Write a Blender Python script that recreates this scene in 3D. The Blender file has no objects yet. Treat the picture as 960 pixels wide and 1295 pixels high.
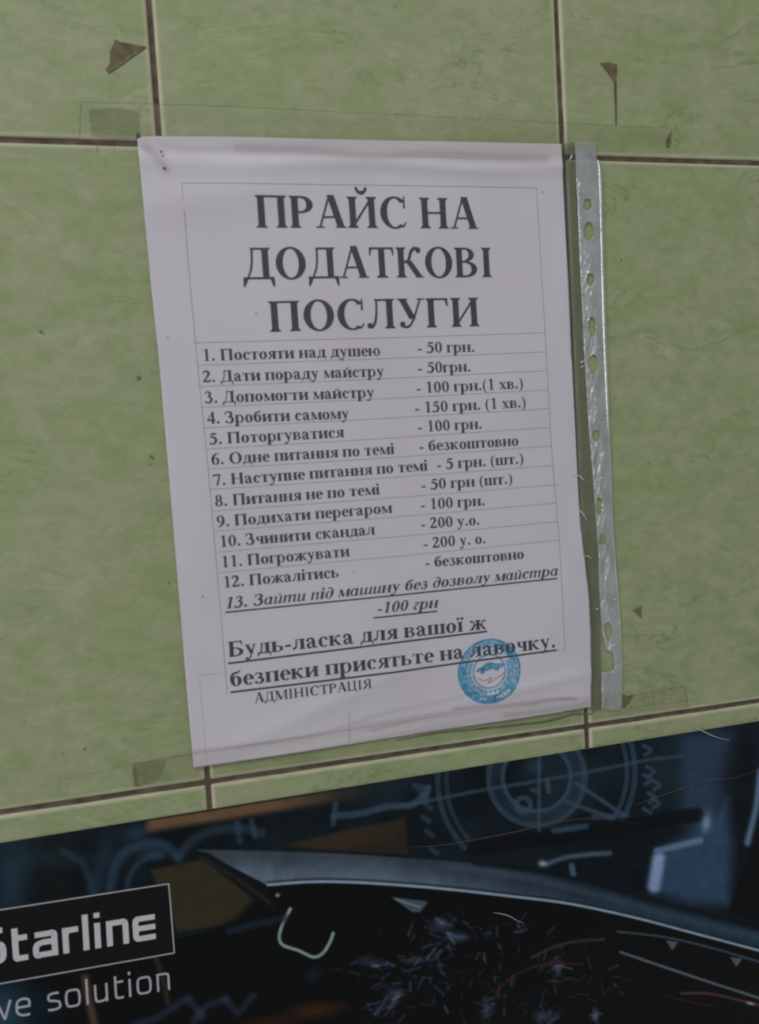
import bpy, bmesh, math, random
import numpy as np
from mathutils import Vector, Matrix

scene = bpy.context.scene
MM = 0.001

# ------------------------------------------------------------------ camera
# Wall plane is y = 0, x to the right, z up; the grout crossing under the
# lower left corner of the notice is (0, Z0).  All sizes in mm below.
Z0 = 1250.0
F_PX = 995.828
CAM = np.array([4.196, -383.978, 151.688])
ROT = np.array([[0.97149933, -0.22956507, -0.05906723],
                [-0.07282054, -0.05190038, -0.99599374],
                [0.22557976, 0.97190855, -0.06713823]])   # rows: right, down, forward


def wall(u, v, y=0.0):
    """Where on the (flat) wall a measured spot of the photograph lies, mm."""
    d = ROT.T @ np.array([(u - 480.0) / F_PX, (v - 647.5) / F_PX, 1.0])
    t = (y - CAM[1]) / d[1]
    q = CAM + t * d
    return q[0], q[2]


def unwall(X, Z):
    """The reverse, for arrays: only used to author the flat print."""
    q = np.tensordot(ROT, np.stack([X - CAM[0], 0 * X - CAM[1], Z - CAM[2]]), 1)
    return 480 + F_PX * q[0] / q[2], 647.5 + F_PX * q[1] / q[2]


cam_data = bpy.data.cameras.new('camera')
cam = bpy.data.objects.new('camera', cam_data)
scene.collection.objects.link(cam)
cam_data.sensor_fit = 'VERTICAL'
cam_data.sensor_height = 24.0
cam_data.lens = 24.0 * F_PX / 1295.0
cam_data.clip_start = 0.01
M = Matrix([[ROT[0][i], -ROT[1][i], -ROT[2][i]] for i in range(3)]).to_4x4()
M.translation = Vector((CAM[0] * MM, CAM[1] * MM, (CAM[2] + Z0) * MM))
cam.matrix_world = M
cam_data.dof.use_dof = True
cam_data.dof.focus_distance = 0.60
cam_data.dof.aperture_fstop = 9.0
scene.camera = cam

scene.view_settings.view_transform = 'Standard'
scene.view_settings.look = 'None'
scene.view_settings.gamma = 1.0
scene.view_settings.use_curve_mapping = False
scene.view_settings.exposure = 0.0

# ------------------------------------------------------------------ light
world = bpy.data.worlds.new('garage_ambient')
scene.world = world
world.use_nodes = True
wn = world.node_tree
wn.nodes['Background'].inputs[0].default_value = (0.93, 0.97, 1.0, 1)
wn.nodes['Background'].inputs[1].default_value = 0.22


def area(name, loc, target, size, power, col):
    d = bpy.data.lights.new(name, 'AREA')
    d.shape = 'RECTANGLE'
    d.size, d.size_y = size
    d.energy = power
    d.color = col
    o = bpy.data.objects.new(name, d)
    scene.collection.objects.link(o)
    o.location = loc
    o.rotation_euler = (Vector(target) - Vector(loc)).to_track_quat('-Z', 'Y').to_euler()
    return o


area('window_daylight', (-1.75, -1.15, 1.85), (0.1, 0, 1.45), (0.8, 0.9), 12.5, (0.95, 0.97, 1.0))
area('ceiling_light', (-0.3, -1.5, 2.9), (0.1, 0, 1.4), (1.4, 0.8), 12.5, (0.99, 0.98, 0.97))


# ------------------------------------------------------------------ helpers
def P(x, y, z):
    return (x * MM, y * MM, (z + Z0) * MM)


def mesh_obj(name, verts, faces, mat, parent=None, smooth=False):
    me = bpy.data.meshes.new(name)
    me.from_pydata(verts, [], faces)
    if mat:
        me.materials.append(mat)
    if smooth:
        me.polygons.foreach_set('use_smooth', [True] * len(me.polygons))
    me.update()
    o = bpy.data.objects.new(name, me)
    scene.collection.objects.link(o)
    if parent is not None:
        o.parent = parent
    return o


def tag(o, label=None, cat=None, group=None, kind=None):
    for k, v in (('label', label), ('category', cat), ('group', group), ('kind', kind)):
        if v:
            o[k] = v
    return o


def srgb(r, g, b):
    def f(c):
        c /= 255.0
        return c / 12.92 if c <= 0.04045 else ((c + 0.055) / 1.055) ** 2.4
    return (f(r), f(g), f(b), 1.0)


def new_mat(name):
    m = bpy.data.materials.new(name)
    m.use_nodes = True
    return m, m.node_tree.nodes, m.node_tree.links, m.node_tree.nodes['Principled BSDF']


def simple(name, col, rough=0.6, spec=0.3, noise=0.0, scale=200.0):
    m, N, L, b = new_mat(name)
    b.inputs['Base Color'].default_value = col
    b.inputs['Roughness'].default_value = rough
    b.inputs['Specular IOR Level'].default_value = spec
    if noise:
        tc = N.new('ShaderNodeTexCoord')
        n = N.new('ShaderNodeTexNoise')
        n.inputs['Scale'].default_value = scale
        n.inputs['Detail'].default_value = 5
        L.new(tc.outputs['Object'], n.inputs['Vector'])
        r = N.new('ShaderNodeValToRGB')
        r.color_ramp.elements[0].position = 0.3
        r.color_ramp.elements[1].position = 0.7
        r.color_ramp.elements[0].color = [c * (1 - noise) for c in col[:3]] + [1]
        r.color_ramp.elements[1].color = [min(1, c * (1 + noise)) for c in col[:3]] + [1]
        L.new(n.outputs['Fac'], r.inputs[0])
        L.new(r.outputs[0], b.inputs['Base Color'])
    return m


# ------------------------------------------------------------------ materials
def tile_material():
    m, N, L, b = new_mat('green_glazed_tile')
    tc = N.new('ShaderNodeTexCoord')
    oi = N.new('ShaderNodeObjectInfo')
    geo = N.new('ShaderNodeNewGeometry')
    add = N.new('ShaderNodeVectorMath'); add.operation = 'ADD'
    L.new(geo.outputs['Position'], add.inputs[0])
    mul = N.new('ShaderNodeVectorMath'); mul.operation = 'SCALE'
    comb = N.new('ShaderNodeCombineXYZ')
    L.new(oi.outputs['Random'], comb.inputs[0]); L.new(oi.outputs['Random'], comb.inputs[2])
    L.new(comb.outputs[0], mul.inputs[0]); mul.inputs['Scale'].default_value = 7.0
    L.new(mul.outputs[0], add.inputs[1])

    def noise(scale, detail, rough, dist, sx=1, sz=1, rot=0):
        mp = N.new('ShaderNodeMapping')
        mp.inputs['Scale'].default_value = (sx, 1, sz)
        mp.inputs['Rotation'].default_value = (0, rot, 0)
        L.new(add.outputs[0], mp.inputs[0])
        n = N.new('ShaderNodeTexNoise')
        n.inputs['Scale'].default_value = scale
        n.inputs['Detail'].default_value = detail
        n.inputs['Roughness'].default_value = rough
        n.inputs['Distortion'].default_value = dist
        L.new(mp.outputs[0], n.inputs['Vector'])
        return n

    def ramp(fac, stops):
        r = N.new('ShaderNodeValToRGB')
        e = r.color_ramp.elements
        while len(e) < len(stops):
            e.new(0.5)
        for i, (p, c) in enumerate(stops):
            e[i].position = p; e[i].color = c
        L.new(fac, r.inputs[0])
        return r

    def mix(fac, a, c, mode='MIX', f=None):
        x = N.new('ShaderNodeMix'); x.data_type = 'RGBA'; x.blend_type = mode
        if fac is None:
            x.inputs[0].default_value = f
        else:
            L.new(fac, x.inputs[0])
        for s, v in ((6, a), (7, c)):
            if isinstance(v, tuple):
                x.inputs[s].default_value = v
            else:
                L.new(v, x.inputs[s])
        return x.outputs[2]

    big = noise(10, 7, 0.68, 0.5, 0.95, 1.05, 0.3)
    base = ramp(big.outputs['Fac'], [(0.38, TILE[0]), (0.5, TILE[1]), (0.62, TILE[2])])
    mid = noise(34, 7, 0.68, 0.8, 0.8, 1.2, 0.6)
    mr = ramp(mid.outputs['Fac'], [(0.38, TILE[3]), (0.5, TILE[1]), (0.62, TILE[4])])
    c = mix(None, base.outputs[0], mr.outputs[0], 'MIX', 0.5)
    fine = noise(110, 6, 0.7, 0.5, 0.8, 1.3, 0.7)
    fr_ = ramp(fine.outputs['Fac'], [(0.38, (0.90, 0.92, 0.88, 1)), (0.62, (1.07, 1.06, 1.08, 1))])
    c = mix(None, c, fr_.outputs[0], 'MULTIPLY', 1.0)
    # vein-like strokes, dark green and pale yellow, running down to the right
    v1 = noise(11, 5, 0.6, 1.4, 0.75, 1.9, 0.45)
    vr = ramp(v1.outputs['Fac'], [(0.488, (0, 0, 0, 1)), (0.500, (1, 1, 1, 1)), (0.512, (0, 0, 0, 1))])
    gate = noise(15, 3, 0.5, 0)
    gr = ramp(gate.outputs['Fac'], [(0.44, (0, 0, 0, 1)), (0.61, (0.62, 0.62, 0.62, 1))])
    mm = N.new('ShaderNodeMath'); mm.operation = 'MULTIPLY'
    L.new(vr.outputs[0], mm.inputs[0]); L.new(gr.outputs[0], mm.inputs[1])
    c = mix(mm.outputs[0], c, TILE[5])
    v2 = noise(8, 5, 0.65, 1.1, 0.7, 1.7, -0.35)
    vr2 = ramp(v2.outputs['Fac'], [(0.470, (0, 0, 0, 1)), (0.478, (1, 1, 1, 1)), (0.487, (0, 0, 0, 1))])
    gate2 = noise(19, 3, 0.5, 0, 1.3, 1)
    gr2 = ramp(gate2.outputs['Fac'], [(0.44, (0, 0, 0, 1)), (0.60, (0.42, 0.42, 0.42, 1))])
    m2 = N.new('ShaderNodeMath'); m2.operation = 'MULTIPLY'
    L.new(vr2.outputs[0], m2.inputs[0]); L.new(gr2.outputs[0], m2.inputs[1])
    c = mix(m2.outputs[0], c, TILE[6])
    # pale rim painted on for the bevels catching the light
    uv = N.new('ShaderNodeAttribute'); uv.attribute_name = 'rim'
    nr = noise(60, 3, 0.5, 0)
    rr = N.new('ShaderNodeMath'); rr.operation = 'MULTIPLY'
    L.new(uv.outputs['Fac'], rr.inputs[0]); L.new(nr.outputs['Fac'], rr.inputs[1])
    r3 = N.new('ShaderNodeMath'); r3.operation = 'MULTIPLY'; r3.inputs[1].default_value = 1.5
    r3.use_clamp = True
    L.new(rr.outputs[0], r3.inputs[0])
    c = mix(r3.outputs[0], c, EDGE_HIGHLIGHT)
    L.new(c, b.inputs['Base Color'])
    b.inputs['Roughness'].default_value = 0.5
    b.inputs['Specular IOR Level'].default_value = 0.3
    bp = N.new('ShaderNodeBump')
    bp.inputs['Strength'].default_value = 0.25
    bp.inputs['Distance'].default_value = 0.0006
    L.new(mid.outputs['Fac'], bp.inputs['Height'])
    L.new(bp.outputs[0], b.inputs['Normal'])
    return m


TILE = [(0.315, 0.392, 0.192, 1), (0.362, 0.405, 0.216, 1), (0.418, 0.418, 0.255, 1),
        (0.275, 0.372, 0.172, 1), (0.42, 0.436, 0.278, 1), (0.17, 0.265, 0.095, 1), (0.54, 0.545, 0.33, 1)]
EDGE_HIGHLIGHT = (0.62, 0.60, 0.42, 1)
M_tile = tile_material()
M_grout = simple('brown_grout', (0.135, 0.105, 0.078, 1), 0.95, 0.1, 0.35, 160)
M_board = simple('render_coat', (0.3, 0.28, 0.25, 1), 0.95, 0.1, 0.1, 50)


def paper_material():
    m, N, L, b = new_mat('office_paper')
    geo = N.new('ShaderNodeNewGeometry')
    n = N.new('ShaderNodeTexNoise'); n.inputs['Scale'].default_value = 16
    n.inputs['Detail'].default_value = 4
    L.new(geo.outputs['Position'], n.inputs['Vector'])
    r = N.new('ShaderNodeValToRGB')
    r.color_ramp.elements[0].position = 0.35; r.color_ramp.elements[0].color = (0.735, 0.675, 0.745, 1)
    r.color_ramp.elements[1].position = 0.65; r.color_ramp.elements[1].color = (0.76, 0.72, 0.785, 1)
    L.new(n.outputs['Fac'], r.inputs[0])
    at = N.new('ShaderNodeAttribute'); at.attribute_name = 'dirt'  # carries the painted fold shade and the corner smudge
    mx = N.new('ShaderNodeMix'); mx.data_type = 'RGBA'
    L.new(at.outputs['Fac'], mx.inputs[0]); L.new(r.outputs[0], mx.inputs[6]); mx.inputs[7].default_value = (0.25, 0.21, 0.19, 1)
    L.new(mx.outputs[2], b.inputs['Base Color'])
    b.inputs['Roughness'].default_value = 0.85
    b.inputs['Specular IOR Level'].default_value = 0.1
    return m


M_paper = paper_material()
M_ink = simple('black_toner', (0.075, 0.078, 0.105, 1), 0.6, 0.2, 0.25, 900)
M_ink2 = simple('thin_black_toner', (0.14, 0.14, 0.17, 1), 0.6, 0.2, 0.3, 900)
M_rule = simple('grey_table_rule', (0.34, 0.33, 0.38, 1), 0.7, 0.1, 0.25, 400)
M_fold = simple('faint_grey_line', (0.55, 0.47, 0.54, 1), 0.8, 0.1)
M_stamp = simple('blue_stamp_ink', (0.12, 0.37, 0.56, 1), 0.7, 0.2, 0.45, 420)
M_stamp2 = simple('pale_blue_stamp_ink', (0.30, 0.50, 0.66, 1), 0.7, 0.2, 0.35, 500)
M_pen = simple('red_brown_pen', (0.33, 0.20, 0.28, 1), 0.7, 0.2)


def film_material(name, tint, rough=0.14, ior=1.42, haze=0.0, hazecol=(0.75, 0.78, 0.78, 1), bump=0.0, bscale=300, boost=1.0,
                  stretch=(1, 1, 1)):
    """Clear plastic sheet: transparent, a Fresnel gloss, an optional milky share."""
    m = bpy.data.materials.new(name)
    m.use_nodes = True
    N, L = m.node_tree.nodes, m.node_tree.links
    N.clear()
    out = N.new('ShaderNodeOutputMaterial')
    tr = N.new('ShaderNodeBsdfTransparent'); tr.inputs[0].default_value = tint
    gl = N.new('ShaderNodeBsdfGlossy'); gl.inputs['Roughness'].default_value = rough
    gl.inputs['Color'].default_value = (boost, boost, boost, 1) if boost < 1 else (1, 1, 1, 1)
    lw = N.new('ShaderNodeLayerWeight'); lw.inputs['Blend'].default_value = 0.5
    pw = N.new('ShaderNodeMath'); pw.operation = 'POWER'; pw.inputs[1].default_value = 5.0
    L.new(lw.outputs['Facing'], pw.inputs[0])
    fr = N.new('ShaderNodeMapRange')          # Schlick: F0 + (1 - F0) * (1 - cos)^5, same on both faces
    f0 = ((ior - 1) / (ior + 1)) ** 2 * 2
    fr.inputs[3].default_value = f0; fr.inputs[4].default_value = 1.0
    L.new(pw.outputs[0], fr.inputs[0])
    mx = N.new('ShaderNodeMixShader')
    base = tr.outputs[0]
    if haze:
        df = N.new('ShaderNodeBsdfDiffuse'); df.inputs[0].default_value = hazecol
        m0 = N.new('ShaderNodeMixShader'); m0.inputs[0].default_value = haze
        geo = N.new('ShaderNodeNewGeometry')
        n0 = N.new('ShaderNodeTexNoise'); n0.inputs['Scale'].default_value = 90
        n0.inputs['Detail'].default_value = 4
        L.new(geo.outputs['Position'], n0.inputs['Vector'])
        mr = N.new('ShaderNodeMapRange')
        mr.inputs[1].default_value = 0.3; mr.inputs[2].default_value = 0.7
        mr.inputs[3].default_value = haze * 0.65; mr.inputs[4].default_value = min(1, haze * 1.35)
        L.new(n0.outputs['Fac'], mr.inputs[0]); L.new(mr.outputs[0], m0.inputs[0])
        L.new(tr.outputs[0], m0.inputs[1]); L.new(df.outputs[0], m0.inputs[2])
        base = m0.outputs[0]
    L.new(fr.outputs[0], mx.inputs[0])
    L.new(base, mx.inputs[1]); L.new(gl.outputs[0], mx.inputs[2])
    if bump:
        geo = N.new('ShaderNodeNewGeometry')
        mp = N.new('ShaderNodeMapping'); mp.inputs['Scale'].default_value = stretch
        L.new(geo.outputs['Position'], mp.inputs[0])
        n = N.new('ShaderNodeTexNoise'); n.inputs['Scale'].default_value = bscale
        n.inputs['Detail'].default_value = 5
        n.inputs['Distortion'].default_value = 0.8
        L.new(mp.outputs[0], n.inputs['Vector'])
        bp = N.new('ShaderNodeBump'); bp.inputs['Strength'].default_value = bump
        bp.inputs['Distance'].default_value = 0.001
        L.new(n.outputs['Fac'], bp.inputs['Height'])
        L.new(bp.outputs[0], gl.inputs['Normal']); L.new(bp.outputs[0], lw.inputs['Normal'])
    L.new(mx.outputs[0], out.inputs[0])
    return m


M_film = film_material('clear_film', (0.985, 0.985, 0.985, 1), 0.2, 1.25)
M_film_side = film_material('grimy_clear_film', (0.70, 0.69, 0.69, 1), 0.16, 1.4, 0.05, (0.4, 0.4, 0.36, 1), 0.5, 260)
M_strip = film_material('milky_punched_strip', (0.92, 0.93, 0.93, 1), 0.2, 1.45, 0.33, (0.72, 0.76, 0.80, 1), 0.5, 330,
                        stretch=(1, 1, 0.7))
M_strip_crush = film_material('crumpled_strip_film', (0.95, 0.95, 0.95, 1), 0.24, 2.7, 0.42, (0.80, 0.84, 0.86, 1), 1.0, 520,
                              stretch=(1, 1, 0.6))
M_seam = film_material('welded_seam', (0.9, 0.92, 0.9, 1), 0.24, 3.0, 0.55, (0.85, 0.88, 0.88, 1), 0.3, 500)
M_tape = film_material('clear_tape', (0.985, 0.982, 0.97, 1), 0.3, 1.2)
M_grime = simple('dark_glue_grime', (0.17, 0.165, 0.095, 1), 0.8, 0.2, 0.4, 300)
M_grime_soft = film_material('smeared_glue', (0.74, 0.73, 0.66, 1), 0.5, 1.2, 0.22, (0.25, 0.23, 0.16, 1))
M_smudge = film_material('thin_smudge', (0.955, 0.95, 0.93, 1), 0.5, 1.05, 0.02, (0.2, 0.18, 0.12, 1))
M_residue = simple('old_brown_residue', (0.175, 0.14, 0.08, 1), 0.75, 0.25, 0.35, 220)
M_hair = simple('brown_hair', (0.16, 0.085, 0.06, 1), 0.5, 0.4)
M_hair_pale = simple('pale_bristle', (0.55, 0.56, 0.50, 1), 0.35, 0.6)
M_white_print = simple('white_print', (0.66, 0.63, 0.66, 1), 0.5, 0.2)
M_grey_print = simple('grey_white_print', (0.47, 0.48, 0.53, 1), 0.5, 0.2)
M_black_print = simple('black_print', (0.010, 0.009, 0.010, 1), 0.5, 0.15)

# ------------------------------------------------------------------ the tiled wall
PX, PZ, GROUT = 202.0, 302.0, 2.5
wall_back = mesh_obj('wall_back', *(lambda x0, x1, z0, z1, y0, y1: (
    [P(x, y, z) for y in (y0, y1) for z in (z0, z1) for x in (x0, x1)],
    [(0, 1, 3, 2), (5, 4, 6, 7), (0, 2, 6, 4), (1, 5, 7, 3), (2, 3, 7, 6), (0, 4, 5, 1)]))(-606, 808, -906, 906, 7, 60), M_board)
tag(wall_back, 'garage wall clad in mottled green ceramic tiles with brown grout', kind='structure')

gv, gf = [], []
nx, nz = 236, 302
for j in range(nz + 1):
    for i in range(nx + 1):
        x = -606 + 1414 * i / nx; z = -906 + 1812 * j / nz
        gv.append(P(x, 1.25 + 0.25 * math.sin(x * .13 + z * .07) + 0.15 * math.sin(z * .31), z))
for j in range(nz):
    for i in range(nx):
        a = j * (nx + 1) + i
        gf.append((a, a + 1, a + nx + 2, a + nx + 1))
tag(mesh_obj('grout', gv, gf, M_grout, wall_back), 'dark brown grout in the tile joints')


def tile_mesh():
    w, h = (PX - GROUT) / 2, (PZ - GROUT) / 2
    # (inset, depth, rim): shoulder of the glaze rolls back over the last mm
    prof = [(0.0, 7.0, 1), (0.0, 1.1, 1), (0.25, 0.45, 1), (0.8, 0.12, 1), (1.5, 0.0, 0.6), (2.4, 0.0, 0.0)]
    rings, verts, rim = [], [], []
    for ins, d, r in prof:
        a, b, c = w - ins, h - ins, max(0.15, 0.9 - ins * .3)
        ring = []
        for sx, sz, a0 in ((1, 1, 0), (-1, 1, 90), (-1, -1, 180), (1, -1, 270)):
            for k in range(3):
                t = math.radians(a0 + 45 * k)
                ring.append(len(verts))
                verts.append(((sx * (a - c) + c * math.cos(t)) * MM, d * MM, (sz * (b - c) + c * math.sin(t)) * MM))
                rim.append(r)
        rings.append(ring)
    faces = []
    for r0, r1 in zip(rings, rings[1:]):
        n = len(r0)
        for k in range(n):
            faces.append((r0[k], r1[k], r1[(k + 1) % n], r0[(k + 1) % n]))
    faces.append(tuple(rings[-1][::-1]))
    me = bpy.data.meshes.new('tile')
    me.from_pydata(verts, [], [f[::-1] for f in faces])
    me.materials.append(M_tile)
    at = me.attributes.new('rim', 'FLOAT', 'POINT')
    at.data.foreach_set('value', rim)
    bm = bmesh.new(); bm.from_mesh(me)
    bmesh.ops.recalc_face_normals(bm, faces=bm.faces)
    bm.to_mesh(me); bm.free()
    return me


TM = tile_mesh()
random.seed(4)
for j in range(-3, 3):
    for i in range(-3, 4):
        t = bpy.data.objects.new('tile', TM)
        scene.collection.objects.link(t)
        t.parent = wall_back
        t.location = P((i + .5) * PX, random.uniform(-.12, .12), (j + .5) * PZ)
        t.rotation_euler = (0, random.uniform(-.0006, .0006), 0)


# ------------------------------------------------------------------ flat shapes on the wall
def lerp_poly(pts, step):
    out = []
    n = len(pts)
    for i in range(n):
        a, b = pts[i], pts[(i + 1) % n]
        d = math.hypot(b[0] - a[0], b[1] - a[1])
        k = max(1, int(d / step))
        out += [(a[0] + (b[0] - a[0]) * j / k, a[1] + (b[1] - a[1]) * j / k) for j in range(k)]
    return out


def slab(name, pts, y, th, mat, parent=None):
    """Closed thin plate with the outline pts (mm on the wall), face at y."""
    n = len(pts)
    A = sum(pts[i][0] * pts[(i + 1) % n][1] - pts[(i + 1) % n][0] * pts[i][1] for i in range(n))
    if A < 0:
        pts = pts[::-1]
    v = [P(x, y, z) for x, z in pts] + [P(x, y + th, z) for x, z in pts]
    f = [tuple(range(n)), tuple(range(2 * n - 1, n - 1, -1))]
    f += [(i, i + n, (i + 1) % n + n, (i + 1) % n) for i in range(n)]
    return mesh_obj(name, v, f, mat, parent)


def W(pts):
    return [wall(u, v) for u, v in pts]


def catmull(pts, n=6):
    out = []
    p = [np.array(q, float) for q in pts]
    p = [2 * p[0] - p[1]] + p + [2 * p[-1] - p[-2]]
    for i in range(1, len(p) - 2):
        for k in range(n):
            t = k / n
            out.append(0.5 * ((2 * p[i]) + (-p[i - 1] + p[i + 1]) * t + (2 * p[i - 1] - 5 * p[i] + 4 * p[i + 1] - p[i + 2]) * t * t
                              + (-p[i - 1] + 3 * p[i] - 3 * p[i + 1] + p[i + 2]) * t ** 3))
    out.append(p[-2])
    return out


# ------------------------------------------------------------------ the printed notice (paper)
PAPER = W([(174, 177), (181, 174.5), (196, 174), (330, 176), (480, 179), (600, 181), (708.5, 183.5),
           (709.5, 215), (712, 250), (716, 330), (719, 400), (724, 500), (729, 600), (733, 670), (738, 715),
           (743, 760), (745, 800), (745.5, 850), (745.5, 893),
           (690, 902), (600, 916), (520, 928), (440, 940), (340, 955), (245, 969.5),
           (238, 891), (216, 626), (202, 463), (191.5, 363), (182, 262)])
PAPER = lerp_poly(PAPER, 6)


def relief(x, z):
    """How far the notice stands off the tiles, mm (soft waves, fold under the top edge)."""
    h = 0.35 * math.sin(x * .031 + z * .017 + 1.1) + 0.25 * math.sin(x * .053 - z * .041)
    top = 305 + .013 * x - z
    h += 1.5 * math.exp(-((top - 12 - 1.5 * math.sin(x * .05)) / 3.6) ** 2) * (0.35 + 0.65 * math.exp(-((x - 120) / 70) ** 2))
    h += 0.9 * math.exp(-((top - 30 + .12 * x) / 8) ** 2) * math.exp(-((x - 20) / 45) ** 2)
    h += 0.9 * math.exp(-(((z - 20) - 0.10 * (x - 100)) / 3.5) ** 2) * math.exp(-((x - 165) / 45) ** 2)
    h += 0.7 * math.exp(-(((z - 31) - 0.30 * (x - 60)) / 5) ** 2) * math.exp(-((x - 60) / 50) ** 2)
    h += 0.6 * math.exp(-(((z - 12) - 0.05 * (x - 90)) / 2.2) ** 2) * math.exp(-((x - 80) / 60) ** 2)
    h += 0.30 * math.exp(-((x - 196) / 7) ** 2) * math.sin(z * .09)
    return h + 1.6


def sheet(name, outline, off, mat, parent=None, step=3.0, th=0.0):
    """Grid-filled sheet following relief(), trimmed to the outline."""
    bm = bmesh.new()
    vs = [bm.verts.new((x, 0, z)) for x, z in outline]
    bm.faces.new(vs)
    xs = [p[0] for p in outline]; zs = [p[1] for p in outline]
    x = min(xs) + step
    while x < max(xs):
        bmesh.ops.bisect_plane(bm, geom=bm.verts[:] + bm.edges[:] + bm.faces[:], plane_co=(x, 0, 0), plane_no=(1, 0, 0))
        x += step
    z = min(zs) + step
    while z < max(zs):
        bmesh.ops.bisect_plane(bm, geom=bm.verts[:] + bm.edges[:] + bm.faces[:], plane_co=(0, 0, z), plane_no=(0, 0, 1))
        z += step
    for f in bm.faces:
        f.normal_update()
        if f.normal.y > 0:
            f.normal_flip()
    for v in bm.verts:
        x, _, z = v.co
        v.co = Vector(P(x, -(relief(x, z) + off), z))
    me = bpy.data.meshes.new(name)
    bm.to_mesh(me); bm.free()
    me.materials.append(mat)
    me.polygons.foreach_set('use_smooth', [True] * len(me.polygons))
    o = bpy.data.objects.new(name, me)
    scene.collection.objects.link(o)
    if parent is not None:
        o.parent = parent
    if th:
        s = o.modifiers.new('thickness', 'SOLIDIFY'); s.thickness = th * MM; s.offset = -1
    return o


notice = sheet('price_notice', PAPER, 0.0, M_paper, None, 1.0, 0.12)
# shade of the folds painted into the paper, plus a tape line and smudge
SHADE_AND_SMUDGE = []
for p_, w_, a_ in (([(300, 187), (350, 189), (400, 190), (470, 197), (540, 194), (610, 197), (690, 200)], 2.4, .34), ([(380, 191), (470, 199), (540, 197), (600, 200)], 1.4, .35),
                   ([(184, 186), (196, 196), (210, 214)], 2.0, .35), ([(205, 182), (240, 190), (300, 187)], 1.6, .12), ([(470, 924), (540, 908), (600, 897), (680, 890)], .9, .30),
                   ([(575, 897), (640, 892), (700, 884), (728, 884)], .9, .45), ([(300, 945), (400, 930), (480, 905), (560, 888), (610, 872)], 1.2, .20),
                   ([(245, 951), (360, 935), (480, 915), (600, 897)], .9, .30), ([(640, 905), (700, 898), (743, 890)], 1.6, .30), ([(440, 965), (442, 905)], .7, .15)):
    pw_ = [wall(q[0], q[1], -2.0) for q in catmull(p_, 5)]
    SHADE_AND_SMUDGE += [(q0, q1, w_, a_) for q0, q1 in zip(pw_, pw_[1:])]
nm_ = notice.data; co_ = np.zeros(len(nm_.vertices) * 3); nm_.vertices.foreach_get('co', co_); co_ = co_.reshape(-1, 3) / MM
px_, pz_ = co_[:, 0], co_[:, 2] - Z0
dirt = np.zeros(len(px_))  # per vertex: painted shade along the folds, and the corner smudge
for q0, q1, w_, a_ in SHADE_AND_SMUDGE:
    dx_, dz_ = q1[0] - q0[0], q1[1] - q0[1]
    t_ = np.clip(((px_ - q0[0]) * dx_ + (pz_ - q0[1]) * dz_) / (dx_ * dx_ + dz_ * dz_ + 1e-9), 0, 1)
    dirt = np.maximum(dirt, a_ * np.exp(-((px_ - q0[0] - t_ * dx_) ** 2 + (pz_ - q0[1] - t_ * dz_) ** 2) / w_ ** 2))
nm_.attributes.new('dirt', 'FLOAT', 'POINT').data.foreach_set('value', dirt)  # painted fold shade, plus the tape line and smudge
tag(notice, 'white A4 sheet printed with a numbered price list, taped to green tiles', 'notice')


# ---- lettering: an own bold serif alphabet drawn with straight stems and contrast arcs
class Pen:
    def __init__(s, thick=150, thin=42):
        s.q = []; s.K = thick; s.T = thin

    def quad(s, a, b, c, d):
        s.q.append((a, b, c, d))

    def rect(s, x0, y0, x1, y1):
        s.quad((x0, y0), (x1, y0), (x1, y1), (x0, y1))

    def line(s, x0, y0, x1, y1, w):
        s.quad((x0 - w / 2, y0), (x0 + w / 2, y0), (x1 + w / 2, y1), (x1 - w / 2, y1))

    def serif(s, x, y, up, w, e=52):
        t = 34 * up
        s.quad((x - w / 2 - e, y), (x + w / 2 + e, y), (x + w / 2 + e, y + t * .7), (x - w / 2 - e, y + t * .7))
        s.quad((x - w / 2 - e * .7, y + t * .7), (x + w / 2 + e * .7, y + t * .7), (x + w / 2, y + t * 1.9), (x - w / 2, y + t * 1.9))

    def stem(s, x, y0, y1, w=None, b=True, t=True, e=52):
        w = w or s.K
        s.rect(x - w / 2, y0, x + w / 2, y1)
        if b: s.serif(x, y0, 1, w, e)
        if t: s.serif(x, y1, -1, w, e)

    def arc(s, cx, cy, rx, ry, a0, a1, K=None, T=None, n=None):
        K = K or s.K; T = T or s.T
        n = n or max(4, int(abs(a1 - a0) / 15))
        pr = None
        for i in range(n + 1):
            t = math.radians(a0 + (a1 - a0) * i / n)
            c, d = math.cos(t), math.sin(t)
            o = (cx + rx * c, cy + ry * d); k = (cx + (rx - K) * c, cy + (ry - T) * d)
            if pr: s.quad(pr[0], o, k, pr[1])
            pr = (o, k)

    def ball(s, x, y, r):
        for i in range(4):
            a = [math.radians(90 * i + 30 * k) for k in range(4)]
            s.quad((x, y), (x + r * math.cos(a[0]), y + r * math.sin(a[0])), (x + r * math.cos(a[1]), y + r * math.sin(a[1])),
                   (x + r * math.cos(a[2]), y + r * math.sin(a[2])))
            s.quad((x, y), (x + r * math.cos(a[2]), y + r * math.sin(a[2])), (x + r * math.cos(a[3]), y + r * math.sin(a[3])),
                   (x + r * math.cos(a[3]), y + r * math.sin(a[3])))

    def curve(s, pts, n=6):
        """pts (x, y, width); smooth ribbon."""
        c = catmull(pts, n)
        pr = None
        for i, p in enumerate(c):
            d = c[min(i + 1, len(c) - 1)][:2] - c[max(i - 1, 0)][:2]
            d = d / (np.linalg.norm(d) + 1e-9)
            nn = np.array([-d[1], d[0]]) * p[2] / 2
            o = tuple(p[:2] + nn); k = tuple(p[:2] - nn)
            if pr: s.quad(pr[0], o, k, pr[1])
            pr = (o, k)


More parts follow.
